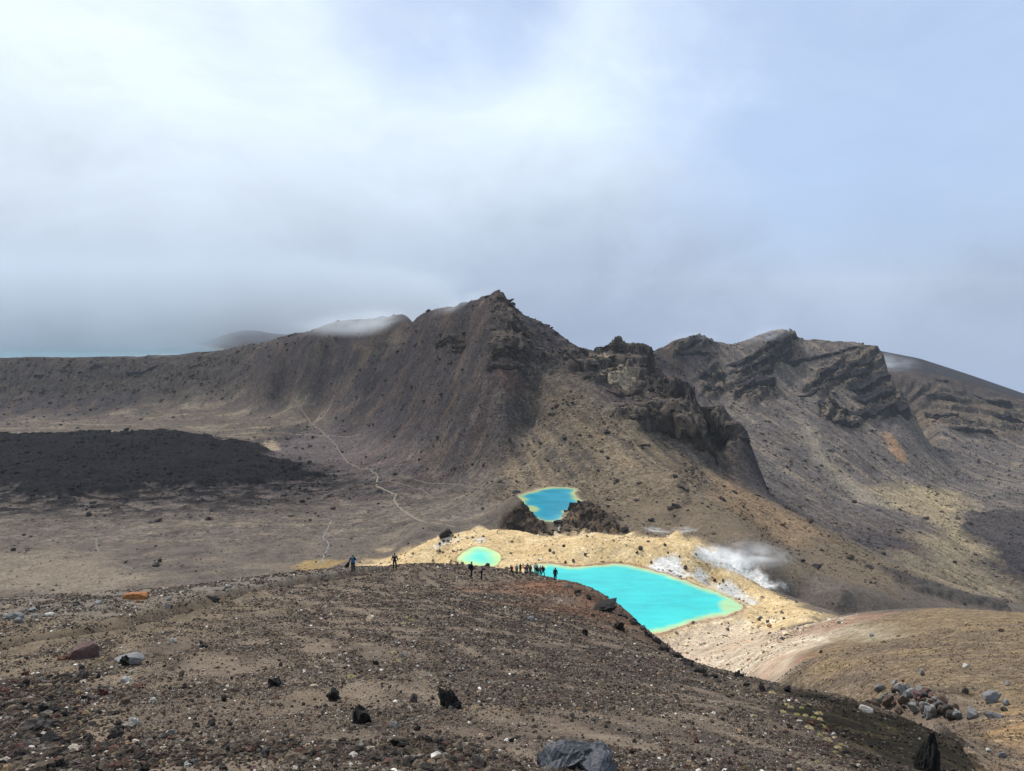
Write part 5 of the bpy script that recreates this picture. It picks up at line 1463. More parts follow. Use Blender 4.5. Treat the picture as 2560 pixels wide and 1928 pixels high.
STRAW = simple_mat('straw', (0.27, 0.215, 0.115), 0.9, 0.35, 5.0)
GREENISH = simple_mat('olive_straw', (0.19, 0.175, 0.06), 0.9, 0.35, 5.0)
tufts = [tuft_mesh(k) for k in range(3)]
for k, me in enumerate(tufts):
    me.materials.append(STRAW if k < 2 else GREENISH)
TU = [(770, 762, 26), (745, 806, 34), (795, 778, 30), (833, 822, 30), (885, 828, 28), (965, 818, 40), (972, 852, 30), (905, 905, 44), (985, 894, 36), (970, 948, 30), (1018, 978, 40), (1065, 962, 28), (1082, 1026, 40), (1062, 1052, 26), (1088, 1082, 34), (1002, 938, 26), (932, 840, 26), (575, 832, 30), (682, 690, 36), (600, 700, 22), (440, 1006, 26), (845, 1158, 30), (905, 760, 22), (860, 780, 24), (1100, 1005, 26), (1215, 1110, 24), (925, 880, 28), (955, 1110, 24)]
for i, (qx, qy, wd) in enumerate(sorted(TU, key=lambda e: e[1])):
    g = ground(1650 + qx / 2.431, 1450 + qy / 2.431, 6, 40)
    o = link('tuft', tufts[i % 3])
    s_ = wd / 2.431 * g.y / 1848 * 1.7
    o.scale = (s_, s_, s_ * 0.8)
    o.rotation_euler = (0, 0, i * 1.3)
    o.location = g - Vector((0, 0, s_ * 0.02))
    tag(o, 'straw-coloured grass cushion at the dark bank, %s from the top of its line' % ORD[i], 'tuft', 'straw tufts along the dark bank')
for i, (px, py, wd) in enumerate(sorted([(1010, 1562, 14), (1028, 1552, 12), (1050, 1575, 12), (985, 1632, 12), (993, 1655, 14), (878, 1694, 16), (1198, 1732, 12), (1185, 1770, 12), (1015, 1545, 10), (1090, 1608, 12)], key=lambda e: e[1])):
    g = ground(px, py, 6, 70)
    o = link('tuft', tufts[(i + 1) % 3])
    s_ = wd * g.y / 1848 * 1.6
    o.scale = (s_, s_, s_ * 0.7); o.location = g; o.rotation_euler = (0, 0, i * 2.1)
    tag(o, 'lone pale grass cushion on the open scoria slope, %s from the top' % ORD[i], 'tuft', 'lone tufts on the scoria slope')


# ------------------------------------------------------------------ footpaths and a brook on the far ground
def ribbon(name, pix, width, mat_, label, y0, y1, lift=0.12, jitter=0.25):
    p = outline(pix, y0, y1)
    q = []
    for a, b in zip(p[:-1], p[1:]):
        k = max(2, int(np.hypot(*(b - a)) / 2.5))
        q += [a + (b - a) * j / k for j in range(k)]
    q = np.array(q + [p[-1]])
    for _ in range(3):
        q[1:-1] = 0.25 * q[:-2] + 0.5 * q[1:-1] + 0.25 * q[2:]
    q = q + 0.9 * np.stack([fbm(q[:, 0], q[:, 1], 12, 2, 401), fbm(q[:, 0], q[:, 1], 12, 2, 403)], 1)
    tg = np.gradient(q, axis=0); tg /= np.maximum(np.hypot(tg[:, 0], tg[:, 1])[:, None], 1e-6)
    nm = np.stack([-tg[:, 1], tg[:, 0]], 1)
    wv = width * 0.5 * (1 + jitter * 2 * fbm(q[:, 0], q[:, 1], 7, 2, 405))
    rows = []
    for f in (-1, -0.5, 0, 0.5, 1):
        e = q + nm * (wv * f)[:, None]
        rows.append(np.stack([e[:, 0], e[:, 1], height(e[:, 0], e[:, 1]) + lift * (1 - abs(f) * 0.7)], 1))
    n0 = len(q)
    me = bpy.data.meshes.new(name)
    co = np.concatenate(rows)
    F_ = [(k * n0 + i, k * n0 + i + 1, (k + 1) * n0 + i + 1, (k + 1) * n0 + i) for k in range(4) for i in range(n0 - 1)]
    me.from_pydata(co.tolist(), [], F_)
    me.materials.append(mat_)
    me.shade_smooth()
    o = link(name, me)
    o['kind'] = 'structure'; o['label'] = label
    return o


DUST = simple_mat('path_dust', (0.135, 0.112, 0.088), 0.95, 0.25, 0.4)
DUST2 = simple_mat('pale_dust', (0.094, 0.078, 0.063), 0.95, 0.25, 0.4)
ribbon('path', [(735, 1000), (752, 1020), (770, 1045), (790, 1070), (815, 1090), (840, 1113), (850, 1130), (868, 1155), (900, 1170), (930, 1176), (945, 1190)], 1.6, DUST2, 'narrow path climbing the crater floor towards the rim', 560, 1150, 0.35)
ribbon('path', [(945, 1190), (942, 1204), (943, 1217), (965, 1226), (993, 1237), (984, 1250), (1000, 1270), (1030, 1291), (1060, 1305), (1100, 1311), (1140, 1318)], 1.7, DUST, 'pale zigzag path from the lakes across the crater floor', 400, 660, 0.2)
ribbon('path', [(955, 1191), (1040, 1200), (1110, 1209), (1180, 1216), (1215, 1213)], 1.0, DUST2, 'thin path running to the foot of the mountain', 480, 660, 0.25)
ribbon('path', [(800, 1250), (832, 1230), (880, 1213), (945, 1205), (1000, 1209), (1050, 1222), (1075, 1238)], 1.2, DUST2, 'faint curved track crossing the zigzag path', 500, 660, 0.25)
ribbon('path', [(560, 1082), (640, 1077), (720, 1084), (800, 1089), (900, 1086)], 2.0, DUST2, 'faint straight track along the foot of the crater wall', 820, 1050, 0.35)
ribbon('path', [(240, 1345), (242, 1372), (268, 1403), (300, 1412), (335, 1424)], 1.3, DUST2, 'short track on the plain below the ridge on the left', 330, 460, 0.15)
ribbon('stream', [(830, 1300), (818, 1322), (812, 1336), (806, 1345), (818, 1353), (824, 1362), (812, 1385), (806, 1402), (792, 1416)], 0.7, simple_mat('brook_water', (0.15, 0.155, 0.16), 0.2, 0.2, 0.5), 'thin pale brook trickling over the plain', 320, 500, 0.1)
ribbon('stream', [(1398, 1306), (1402, 1318), (1392, 1322), (1400, 1330), (1408, 1336)], 0.8, simple_mat('salt_crust', (0.22, 0.19, 0.17), 0.6, 0.2, 0.5), 'white salt-crusted outlet channel of the blue lake', 370, 412, 0.1)


# ------------------------------------------------------------------ ledges of bare lava on the mountains
LEDGE_N = 0


def ledge(pix, hpx, material, label, y0, y1, group, out_k=0.75, name='rock_ledge'):
    """a broken step of rock: a tread that leaves the slope and a jointed face below it"""
    global LEDGE_N
    LEDGE_N += 1
    sd_ = LEDGE_N * 5
    p = outline(pix, y0, y1)
    h = hpx * float(p[:, 1].mean()) / 1848
    seg = np.hypot(*np.diff(p, axis=0).T)
    L_ = seg.sum()
    st = max(0.5, h * 0.13)
    n0 = max(8, int(L_ / st))
    sc = np.concatenate([[0], np.cumsum(seg)])
    ss = np.linspace(0, L_, n0)
    q = np.stack([np.interp(ss, sc, p[:, 0]), np.interp(ss, sc, p[:, 1])], 1)
    for _ in range(4):
        q[1:-1] = 0.25 * q[:-2] + 0.5 * q[1:-1] + 0.25 * q[2:]
    e = max(4.0, h)
    gx_ = (sample(ZB, q[:, 0] + e, q[:, 1]) - sample(ZB, q[:, 0] - e, q[:, 1])) / (2 * e)
    gy_ = (sample(ZB, q[:, 0], q[:, 1] + e) - sample(ZB, q[:, 0], q[:, 1] - e)) / (2 * e)
    out = -np.stack([gx_, gy_], 1)
    out = out + np.array((0, -0.15))
    out /= np.maximum(np.hypot(out[:, 0], out[:, 1])[:, None], 1e-6)
    z = height(q[:, 0], q[:, 1])
    taper = sstep(0, 0.16, ss / L_) * (1 - sstep(0.84, 1.0, ss / L_))
    blk = noise2(np.floor(ss / (0.55 * h) + 0.35 * noise2(ss / h, ss * 0 + sd_, sd_)) * 7.7, np.zeros(n0) + 0.37, sd_ + 1)          # separate joint blocks
    jag = 0.55 * blk + 0.45 * noise2(ss / (0.9 * h), np.zeros(n0) + 0.5, sd_ + 2)
    t = h * (out_k * taper + 0.55 * jag * (0.3 + 0.7 * taper))
    top = h * (0.10 + 0.42 * noise2(ss / (1.3 * h), np.zeros(n0) + 0.2, sd_ + 3) + 0.30 * blk) * taper
    rows = []
    b0 = q - out * 0.5 * h
    rows.append(np.stack([b0[:, 0], b0[:, 1], height(b0[:, 0], b0[:, 1]) - 0.2], 1))
    m0 = q + out * (t * 0.45)[:, None]
    rows.append(np.stack([m0[:, 0], m0[:, 1], z + top * 0.8], 1))
    K = 7
    for k in range(K):
        f = k / (K - 1)
        nzf = 0.22 * h * noise2(ss / (0.5 * h), np.zeros(n0) + f * 2.3, sd_ + 4) - 0.10 * h * math.sin(f * 9 + sd_) * (0 < f < 1)
        w0 = q + out * (t + nzf + 0.16 * h * f * f)[:, None]
        rows.append(np.stack([w0[:, 0], w0[:, 1], z + top - f * (h * 1.45 * (0.25 + 0.75 * taper) + 0.5)], 1))
    co = np.concatenate(rows)
    nr_ = len(rows)
    F_ = [(k * n0 + i, (k + 1) * n0 + i, (k + 1) * n0 + i + 1, k * n0 + i + 1) for k in range(nr_ - 1) for i in range(n0 - 1)]
    me = bpy.data.meshes.new(name)
    me.from_pydata(co.tolist(), [], F_)
    me.materials.append(material)
    o = link(name, me)
    tag(o, label, 'ledge', group)
    return o


LAVA_BLUE = simple_mat('ledge_lava', (0.019, 0.018, 0.022), 0.95, 0.55, 0.22, 0.05, 0.8)  # dark rock, darkened further to carry the shade of the ledge faces
LAVA_BROWN = simple_mat('ledge_brown', (0.032, 0.026, 0.023), 0.95, 0.6, 0.25, 0.05, 0.8)  # brown rock, likewise darkened to carry the shade of the faces
LAVA_RUST = simple_mat('ledge_rust', (0.040, 0.029, 0.023), 0.95, 0.6, 0.5, 0.05, 0.8)
SETS = [
    ('on the layered mountain across the valley', 'lava ledges across the valley', LAVA_BLUE, 1000, 1330, [
        ([(1700, 866), (1745, 849), (1785, 857)], 8), ([(1690, 892), (1740, 881), (1780, 886)], 6),
        ([(1810, 918), (1866, 893), (1918, 866), (1970, 838), (1992, 847)], 11), ([(1815, 936), (1870, 916), (1925, 890), (1960, 878), (1985, 863)], 13),
        ([(1830, 957), (1880, 940), (1920, 925), (1940, 907)], 9), ([(1842, 968), (1880, 958), (1920, 946), (1938, 962)], 26),
        ([(1748, 945), (1775, 925), (1800, 945), (1812, 962)], 13), ([(1755, 966), (1790, 966), (1812, 980)], 15),
        ([(1955, 905), (2010, 898), (2080, 885), (2130, 869), (2160, 864)], 7), ([(2040, 940), (2080, 922), (2140, 908), (2200, 891)], 13),
        ([(2005, 968), (2050, 955), (2110, 940), (2190, 912)], 13), ([(1990, 992), (2030, 982), (2075, 972)], 7),
        ([(2120, 976), (2170, 957), (2210, 932), (2228, 940)], 20), ([(2135, 1000), (2190, 985), (2238, 978)], 20),
        ([(2040, 1012), (2062, 1001), (2090, 1016), (2118, 1036)], 20), ([(2120, 1038), (2165, 1035), (2200, 1021), (2240, 1021), (2278, 1036)], 20), ([(2055, 1042), (2100, 1052), (2150, 1052)], 12)]),
    ('in the crater wall at the far right', 'lava ledges at the far right', LAVA_BLUE, 1150, 1520, [
        ([(2300, 985), (2340, 990), (2390, 1000)], 11), ([(2305, 1030), (2350, 1040), (2400, 1036)], 13), ([(2370, 1070), (2430, 1072), (2490, 1084)], 16),
        ([(2430, 985), (2480, 1002), (2530, 1014)], 11), ([(2480, 1040), (2530, 1048), (2600, 1060)], 13), ([(2340, 950), (2370, 952)], 9)]),
    ('on the brown spur below the saddle', 'crags of the spur', LAVA_BROWN, 520, 760, [
        ([(1476, 917), (1521, 906), (1545, 914)], 8), ([(1480, 934), (1513, 929), (1553, 924)], 11), ([(1500, 967), (1540, 985), (1590, 976), (1604, 962)], 13), ([(1526, 1002), (1594, 1002), (1632, 1006)], 7),
        ([(1640, 985), (1690, 976), (1720, 988)], 20), ([(1630, 1030), (1690, 1022), (1735, 1034)], 24), ([(1640, 1075), (1690, 1070), (1735, 1078), (1764, 1102)], 28), ([(1728, 1108), (1760, 1122), (1788, 1150)], 16),
        ([(1745, 1012), (1778, 1006), (1804, 1030)], 22), ([(1788, 1068), (1815, 1064), (1834, 1086)], 22), ([(1846, 1092), (1866, 1106)], 14), ([(1558, 1045), (1602, 1042), (1645, 1036)], 10)]),
    ('on the peak and its crest', 'crags of the peak', LAVA_BROWN, 600, 900, [
        ([(1240, 742), (1258, 747), (1268, 766)], 9), ([(1268, 802), (1300, 822), (1322, 850)], 18), ([(1225, 890), (1260, 880), (1300, 895), (1340, 902)], 12), ([(1215, 926), (1260, 916), (1310, 916)], 9),
        ([(1085, 850), (1120, 845), (1165, 852)], 7), ([(1130, 866), (1168, 860)], 7), ([(1440, 872), (1465, 882)], 10), ([(1478, 882), (1500, 868), (1540, 866), (1578, 876)], 10), ([(1405, 880), (1440, 905), (1460, 930)], 12)]),
    ('under the left crater rim', 'outcrops of the left wall', LAVA_BLUE, 1150, 1345, [
        ([(312, 930), (350, 931), (385, 919), (398, 915)], 8), ([(233, 914), (264, 911)], 9), ([(84, 940), (112, 936)], 8), ([(150, 925), (175, 928)], 6), ([(470, 918), (505, 912)], 6)]),
    ('beside the blue lake behind the yellow bank', 'crags by the blue lake', LAVA_RUST, 360, 425, [
        ([(1282, 1276), (1300, 1268), (1324, 1284)], 11), ([(1328, 1300), (1355, 1318), (1386, 1338)], 9), ([(1262, 1305), (1300, 1312), (1335, 1332)], 10), ([(1417, 1276), (1440, 1262), (1460, 1258)], 15),
        ([(1458, 1288), (1490, 1276), (1512, 1292)], 11), ([(1498, 1312), (1530, 1302), (1548, 1326)], 12), ([(1420, 1310), (1450, 1318), (1485, 1326)], 9)]),
    ('low on the flank of the spur', 'outcrops low on the spur', LAVA_BROWN, 370, 580, [
        ([(1688, 1180), (1715, 1175), (1738, 1196)], 13), ([(1692, 1216), (1718, 1226)], 14), ([(1682, 1260), (1704, 1270)], 14), ([(1876, 1234), (1912, 1246)], 6), ([(1590, 1115), (1625, 1112)], 7), ([(1960, 1270), (1990, 1282)], 5)]),
]
for where, grp, mt_, ya, yb, items in SETS:
    items = sorted(items, key=lambda e: e[0][0])
    for k, (pl, hp) in enumerate(items):
        ledge(pl, hp * 1.3, mt_, 'dark broken lava ledge %s, %s from the left' % (where, ORD[k]), ya, yb, grp)

# thin pinnacle on the skyline
gp = ground(1628, 925, 600, 760)
k = gp.y / 1848
me = fin_mesh()
me.materials.append(LAVA_BROWN)
o = link('rock_pinnacle', me)
o.scale = (30 * k, 26 * k, 66 * k); o.location = gp + Vector((0, 0, 20 * k)); o.rotation_euler = (0, -0.08, 1.0)
tag(o, 'narrow pointed rock pinnacle standing on the skyline between peak and right mountain', 'pinnacle')
# ------------------------------------------------------------------ walkers
SKIN = simple_mat('skin', (0.36, 0.21, 0.14), 0.6)
_cloth = {}


def cloth(col):
    if col not in _cloth:
        _cloth[col] = simple_mat('cloth', col, 0.85, 0.15, 9.0)
    return _cloth[col]


def skin_obj(name, joints, edges, radii, material, parent, root=0, sub=1):
    """a smooth skin grown round a little skeleton"""
    me = bpy.data.meshes.new(name)
    me.from_pydata([tuple(j) for j in joints], edges, [])
    me.materials.append(material)
    o = link(name, me, parent)
    sm = o.modifiers.new('skin', 'SKIN')
    sm.use_smooth_shade = True
    sv = me.skin_vertices[0].data
    for i, rd in enumerate(radii):
        sv[i].radius = rd if isinstance(rd, tuple) else (rd, rd)
    roots = root if isinstance(root, (list, tuple)) else [root]
    for k in roots:
        sv[k].use_root = True
    if sub:
        ss = o.modifiers.new('round', 'SUBSURF'); ss.levels = sub; ss.render_levels = sub
    return o


def skeleton(lean=0.05, arm_l=(0.1, 0.2), arm_r=(0.1, 0.2), leg_l=(0.05, 0.1), leg_r=(-0.05, 0.1), spread=0.0, turn=0.0, out_l=0.12, out_r=0.12, bow=0.0):
    """joint places of a 1.72 m figure facing +Y; angles in radians, forward positive: (upper, bend)"""
    J = {}
    pelvis = Vector((0, 0, 0.93))
    up = Vector((0, math.sin(lean), math.cos(lean)))
    J['pelvis'] = pelvis
    J['waist'] = pelvis + up * 0.17
    J['chest'] = pelvis + up * 0.36
    J['neck'] = pelvis + up * 0.53
    hd = Vector((math.sin(turn) * 0.03, math.sin(lean + bow), math.cos(lean + bow)))
    J['skull'] = J['neck'] + hd * 0.12
    J['crown'] = J['neck'] + hd * 0.235
    for s, tag_, arm, out in ((-1, 'l', arm_l, out_l), (1, 'r', arm_r, out_r)):
        sh = pelvis + up * 0.47 + Vector((s * 0.175, 0, 0))
        d = Vector((s * math.sin(out), math.sin(arm[0]) * math.cos(out), -math.cos(arm[0]) * math.cos(out)))
        el = sh + d * 0.29
        a2 = arm[0] + arm[1]
        d2 = Vector((s * math.sin(out * 0.6), math.sin(a2) * math.cos(out), -math.cos(a2) * math.cos(out)))
        wr = el + d2 * 0.25
        J['shoulder_' + tag_] = sh; J['elbow_' + tag_] = el; J['wrist_' + tag_] = wr; J['palm_' + tag_] = wr + d2 * 0.07
        J['dir_' + tag_] = d2
    low = 9
    for s, tag_, leg in ((-1, 'l', leg_l), (1, 'r', leg_r)):
        hp = pelvis + Vector((s * 0.09, 0, -0.03))
        d = Vector((s * spread, math.sin(leg[0]), -math.cos(leg[0]))).normalized()
        kn = hp + d * 0.44
        a2 = leg[0] - leg[1]
        d2 = Vector((s * spread * 0.7, math.sin(a2), -math.cos(a2))).normalized()
        an = kn + d2 * 0.41
        J['hip_' + tag_] = hp; J['knee_' + tag_] = kn; J['ankle_' + tag_] = an; J['toe_' + tag_] = an + Vector((s * 0.03, 0.15, -0.045))
        low = min(low, an.z)
    for k in J:                                # stand the figure on the ground
        if not k.startswith('dir_'):
            J[k] = J[k] + Vector((0, 0, 0.07 - low))
    return J


def person(px, py, hpx, yaw, label, jacket=(0.012, 0.012, 0.014), trousers=(0.010, 0.010, 0.012), hat=None, hair=(0.02, 0.015, 0.012), shoes=(0.03, 0.03, 0.03), shorts=False, hood=False, long=False, y0=40, y1=125, detail=True, group=None, tall=None, **pose):
    g = ground(px, py, y0, y1)
    root = bpy.data.objects.new('person', None)
    COL.objects.link(root)
    root.location = g
    k = tall or max(0.86, min(1.2, hpx * g.y / 1848 / 1.72 * 1.08))
    root.scale = (k, k, k)
    root.rotation_euler = (0, 0, yaw)
    tag(root, label, 'person', group)
    J = skeleton(**pose)
    sub = 1 if detail else 0
    # body: one continuous figure, fingers rooted in the palms
    names = ['pelvis', 'waist', 'chest', 'neck', 'skull', 'crown']
    rad = {'pelvis': (0.125, 0.10), 'waist': (0.115, 0.085), 'chest': (0.135, 0.095), 'neck': 0.052, 'skull': (0.082, 0.095), 'crown': (0.06, 0.07)}
    js = [J[n_] for n_ in names]; rs = [rad[n_] for n_ in names]
    ed = [(0, 1), (1, 2), (2, 3), (3, 4), (4, 5)]
    for t_ in 'lr':
        b = len(js)
        js += [J['shoulder_' + t_], J['elbow_' + t_], J['wrist_' + t_], J['palm_' + t_]]; rs += [0.055, 0.04, 0.027, (0.036, 0.02)]
        ed += [(2, b), (b, b + 1), (b + 1, b + 2), (b + 2, b + 3)]
        b = len(js)
        js += [J['hip_' + t_], J['knee_' + t_], J['ankle_' + t_], J['toe_' + t_]]; rs += [0.085, 0.057, 0.04, 0.03]
        ed += [(0, b), (b, b + 1), (b + 1, b + 2), (b + 2, b + 3)]
    roots = [0]
    if detail:
        for t_, s in (('l', -1), ('r', 1)):
            d = J['dir_' + t_]; side = Vector((0, 1, 0)); side = (side - d * side.dot(d)).normalized(); curl = Vector((-s, 0, 0))
            for fi, (o_, L_) in enumerate(((0.026, 0.075), (0.009, 0.085), (-0.009, 0.08), (-0.026, 0.062), (0.04, 0.055))):
                b = len(js)
                p0 = J['palm_' + t_] + side * o_ + d * (0.01 if fi < 4 else -0.04)
                dd = d if fi < 4 else (d * 0.7 + side * 0.7).normalized()
                js += [p0, p0 + dd * L_ * 0.5 + curl * 0.008, p0 + dd * L_ * 0.9 + curl * 0.028]; rs += [0.009, 0.0085, 0.007]
                ed += [(b, b + 1), (b + 1, b + 2)]; roots.append(b)
    skin_obj('body', js, ed, rs, SKIN, root, roots, sub)
    # jacket
    nj = [J['pelvis'] + Vector((0, 0, -0.06 if not long else -0.30)), J['waist'], J['chest'], J['neck'] - (J['neck'] - J['chest']) * 0.25]
    rj = [(0.165, 0.135) if not long else (0.19, 0.16), (0.15, 0.125), (0.17, 0.135), 0.085]; ej = [(0, 1), (1, 2), (2, 3)]
    for t_ in 'lr':
        b = len(nj)
        nj += [J['shoulder_' + t_], J['elbow_' + t_], J['wrist_' + t_]]; rj += [0.085, 0.066, 0.05]
        ej += [(2, b), (b, b + 1), (b + 1, b + 2)]
    skin_obj('jacket', nj, ej, rj, cloth(jacket), root, 0, sub)
    nt = [J['pelvis'] + Vector((0, 0, 0.02))]; rt = [(0.15, 0.12)]; et = []
    for t_ in 'lr':
        b = len(nt)
        kn = J['knee_' + t_]; hp = J['hip_' + t_]
        nt += [hp, kn if not shorts else hp + (kn - hp) * 0.8]; rt += [0.107, 0.078 if not shorts else 0.095]
        et += [(0, b), (b, b + 1)]
        if not shorts:
            nt += [J['ankle_' + t_] + Vector((0, 0, 0.05))]; rt += [0.06]; et += [(b + 1, b + 2)]
    skin_obj('trousers' if not shorts else 'shorts', nt, et, rt, cloth(trousers), root, 0, sub)
    top = J['crown']; sk = J['skull']
    back = Vector((0, -0.022, 0))
    if hood:
        skin_obj('hood', [J['neck'] + back * 0.8, sk + back, top + (top - sk) * 0.10 + back], [(0, 1), (1, 2)], [(0.085, 0.09), (0.112, 0.118), (0.075, 0.08)], cloth(hat), root, 0, sub)
    else:
        skin_obj('hair', [J['neck'] + (sk - J['neck']) * 0.55 + back * 1.6, sk + (top - sk) * 0.3 + back, top + (top - sk) * 0.06 + back * 0.6], [(0, 1), (1, 2)], [(0.062, 0.05), (0.097, 0.098), (0.07, 0.08)], cloth(hair), root, 0, sub)
        if hat:
            skin_obj('hat', [sk + (top - sk) * 0.35, top + (top - sk) * 0.12], [(0, 1)], [(0.108, 0.124), (0.07, 0.08)], cloth(hat), root, 0, sub)
    if detail:
        for t_ in 'lr':
            skin_obj('shoe', [J['ankle_' + t_] + Vector((0, -0.04, -0.02)), J['toe_' + t_] + Vector((0, 0.02, 0))], [(0, 1)], [(0.06, 0.055), (0.048, 0.034)], cloth(shoes), root, 0, 1)
        # nose and ears on the head
        fwd = Vector((0, 1, 0))
        bm = bmesh.new()
        bmesh.ops.create_cone(bm, segments=6, radius1=0.018, radius2=0.006, depth=0.04, matrix=Matrix.Translation(sk + fwd * 0.105 + Vector((0, 0, 0.0))) @ Matrix.Rotation(-math.pi / 2, 4, 'X'))
        for s in (-1, 1):
            bmesh.ops.create_uvsphere(bm, u_segments=6, v_segments=5, radius=0.022, matrix=Matrix.Translation(sk + Vector((s * 0.085, 0, 0.01))) @ Matrix.Diagonal((0.5, 1, 1.4, 1)))
        me = bpy.data.meshes.new('face'); bm.to_mesh(me); bm.free(); me.materials.append(SKIN)
        link('face', me, root)
    return root, J


def backpack(owner, J, col, label, size=(0.30, 0.20, 0.46), lift=0.0, lean=0.05, offset=(0, 0)):
    """a pack on the walker's back: body, lid, pocket and two straps"""
    root = bpy.data.objects.new('backpack', None)
    COL.objects.link(root)
    root.matrix_world = Matrix.Translation(owner.location) @ Matrix.Rotation(owner.rotation_euler.z, 4, 'Z') @ Matrix.Diagonal((*owner.scale, 1))
    tag(root, label, 'backpack')

    def bag(name, c, s, bev, m):
        bm = bmesh.new()
        bmesh.ops.create_cube(bm, size=1.0, matrix=Matrix.Translation(c) @ Matrix.Rotation(-lean, 4, 'X') @ Matrix.Diagonal((*s, 1)))
        bmesh.ops.bevel(bm, geom=bm.edges[:], offset=bev, segments=3, affect='EDGES')
        me = bpy.data.meshes.new(name); bm.to_mesh(me); bm.free(); me.materials.append(m)
        return link(name, me, root)
    mid = (J['chest'] + J['waist']) * 0.5 + Vector((offset[0], -0.12 - size[1] * 0.5 + offset[1], lift))
    bag('main_bag', mid, size, 0.07, cloth(col))
    bag('lid', mid + Vector((0, 0.01, size[2] * 0.46)), (size[0] * 0.95, size[1] * 0.9, 0.09), 0.03, cloth(tuple(c * 0.8 for c in col)))
    bag('pocket', mid + Vector((0, -size[1] * 0.5, -size[2] * 0.12)), (size[0] * 0.75, 0.07, size[2] * 0.5), 0.025, cloth(tuple(c * 0.9 for c in col)))
    for t_ in 'lr':
        sh = J['shoulder_' + t_]
        s = -1 if t_ == 'l' else 1
        a = mid + Vector((s * 0.09, size[1] * 0.35, size[2] * 0.42)); b = Vector((s * 0.10, sh.y + 0.02, sh.z + 0.075)); c = Vector((s * 0.11, J['chest'].y + 0.135, J['chest'].z - 0.08))
        skin_obj('strap', [a, b, c], [(0, 1), (1, 2)], [0.02, 0.02, 0.018], cloth(tuple(c_ * 0.6 for c_ in col)), root, 0, 0)
    return root


PI = math.pi
# the photograph's walkers; yaw 0 faces away from the viewpoint, positive turns left
p1, j1 = person(883, 1433, 46, 0.1, 'person in a black jacket and lime cap walking away, farthest left on the ridge', hat=(0.16, 0.33, 0.03), arm_l=(-0.3, 0.2), out_l=0.45, arm_r=(0.5, 1.0), leg_l=(0.02, 0.0), leg_r=(0.06, 0.05), lean=0.06)
backpack(p1, j1, (0.02, 0.12, 0.28), 'slim blue backpack worn by the walker in the lime cap', (0.26, 0.14, 0.50), lean=0.06)
# a coat swinging from the hand
bm = bmesh.new()
w0 = j1['wrist_l']
rows = [(0.0, 0.06, 0.05), (0.14, 0.13, 0.07), (0.30, 0.20, 0.08), (0.44, 0.24, 0.08)]
loops = []
for dz_, wx, wy in rows:
    loops.append([bm.verts.new((w0.x - dz_ * 0.45 + wx * math.cos(a) * (1 + 0.15 * math.sin(3 * a + dz_ * 9)), w0.y + wy * math.sin(a), w0.z + 0.12 - dz_ + 0.03 * math.cos(2 * a))) for a in np.linspace(0, 2 * PI, 14, endpoint=False)])
for a, b in zip(loops[:-1], loops[1:]):
    for i in range(14):
        bm.faces.new((a[i], a[(i + 1) % 14], b[(i + 1) % 14], b[i]))
bm.faces.new(loops[0]); bm.faces.new(loops[-1][::-1])
me = bpy.data.meshes.new('coat'); bm.to_mesh(me); bm.free(); me.materials.append(cloth((0.008, 0.008, 0.010))); me.shade_smooth()
o = link('coat', me); o.matrix_world = Matrix.Translation(p1.location) @ Matrix.Rotation(0.1, 4, 'Z') @ Matrix.Diagonal((*p1.scale, 1))
tag(o, 'black coat hanging from the hand of the walker in the lime cap', 'coat')

p2, j2 = person(987, 1425, 42, -0.05, 'person in a black jacket with a pale yoke, second from the left on the ridge', hat=(0.008, 0.008, 0.010), arm_l=(0.1, 0.3), arm_r=(0.1, 0.35), out_l=0.3, out_r=0.3, leg_l=(0.05, 0.0), leg_r=(-0.03, 0.0), spread=0.1)
yk = skin_obj('yoke', [j2['shoulder_l'] + Vector((0.04, -0.085, 0.0)), j2['shoulder_r'] + Vector((-0.04, -0.085, 0.0))], [(0, 1)], [(0.035, 0.05), (0.035, 0.05)], cloth((0.16, 0.22, 0.27)), p2, 0, 1)
yk = skin_obj('shirt_hem', [j2['pelvis'] + Vector((-0.06, -0.135, -0.07)), j2['pelvis'] + Vector((0.05, -0.135, -0.07))], [(0, 1)], [(0.03, 0.016), (0.03, 0.016)], cloth((0.42, 0.42, 0.42)), p2, 0, 1)
p3, j3 = person(1179, 1446, 42, -1.25, 'bareheaded person in dark clothes with a navy pack, third from the left on the ridge', jacket=(0.008, 0.008, 0.011), lean=0.03, arm_l=(0.2, 0.6), arm_r=(0.2, 0.6), leg_l=(0.12, 0.1), leg_r=(-0.12, 0.12))
backpack(p3, j3, (0.008, 0.014, 0.05), 'navy backpack worn by the bareheaded walker', (0.30, 0.20, 0.46), lean=0.03)
p4, j4 = person(1203, 1450, 38, -1.1, 'person in a maroon jacket bending forward on the ridge, fourth from the left', jacket=(0.075, 0.028, 0.036), hat=(0.22, 0.19, 0.21), lean=0.55, arm_l=(0.5, 0.15), arm_r=(0.9, 0.1), leg_l=(0.35, 0.55), leg_r=(0.0, 0.15), bow=0.25)
backpack(p4, j4, (0.17, 0.13, 0.14), 'faded mauve backpack worn by the bending walker', (0.30, 0.18, 0.46), lean=0.55, offset=(0, 0.10), lift=0.04)
pole = skin_obj('trekking_pole', [Vector((0, 0, 0)), Vector((0.12, 0.1, -0.85))], [(0, 1)], [0.012, 0.009], cloth((0.05, 0.05, 0.05)), None, 0, 0)
pole.matrix_world = Matrix.Translation(p4.location) @ Matrix.Rotation(-1.1, 4, 'Z') @ Matrix.Translation(j4['palm_r'])
tag(pole, 'thin trekking pole held out by the bending walker', 'pole')

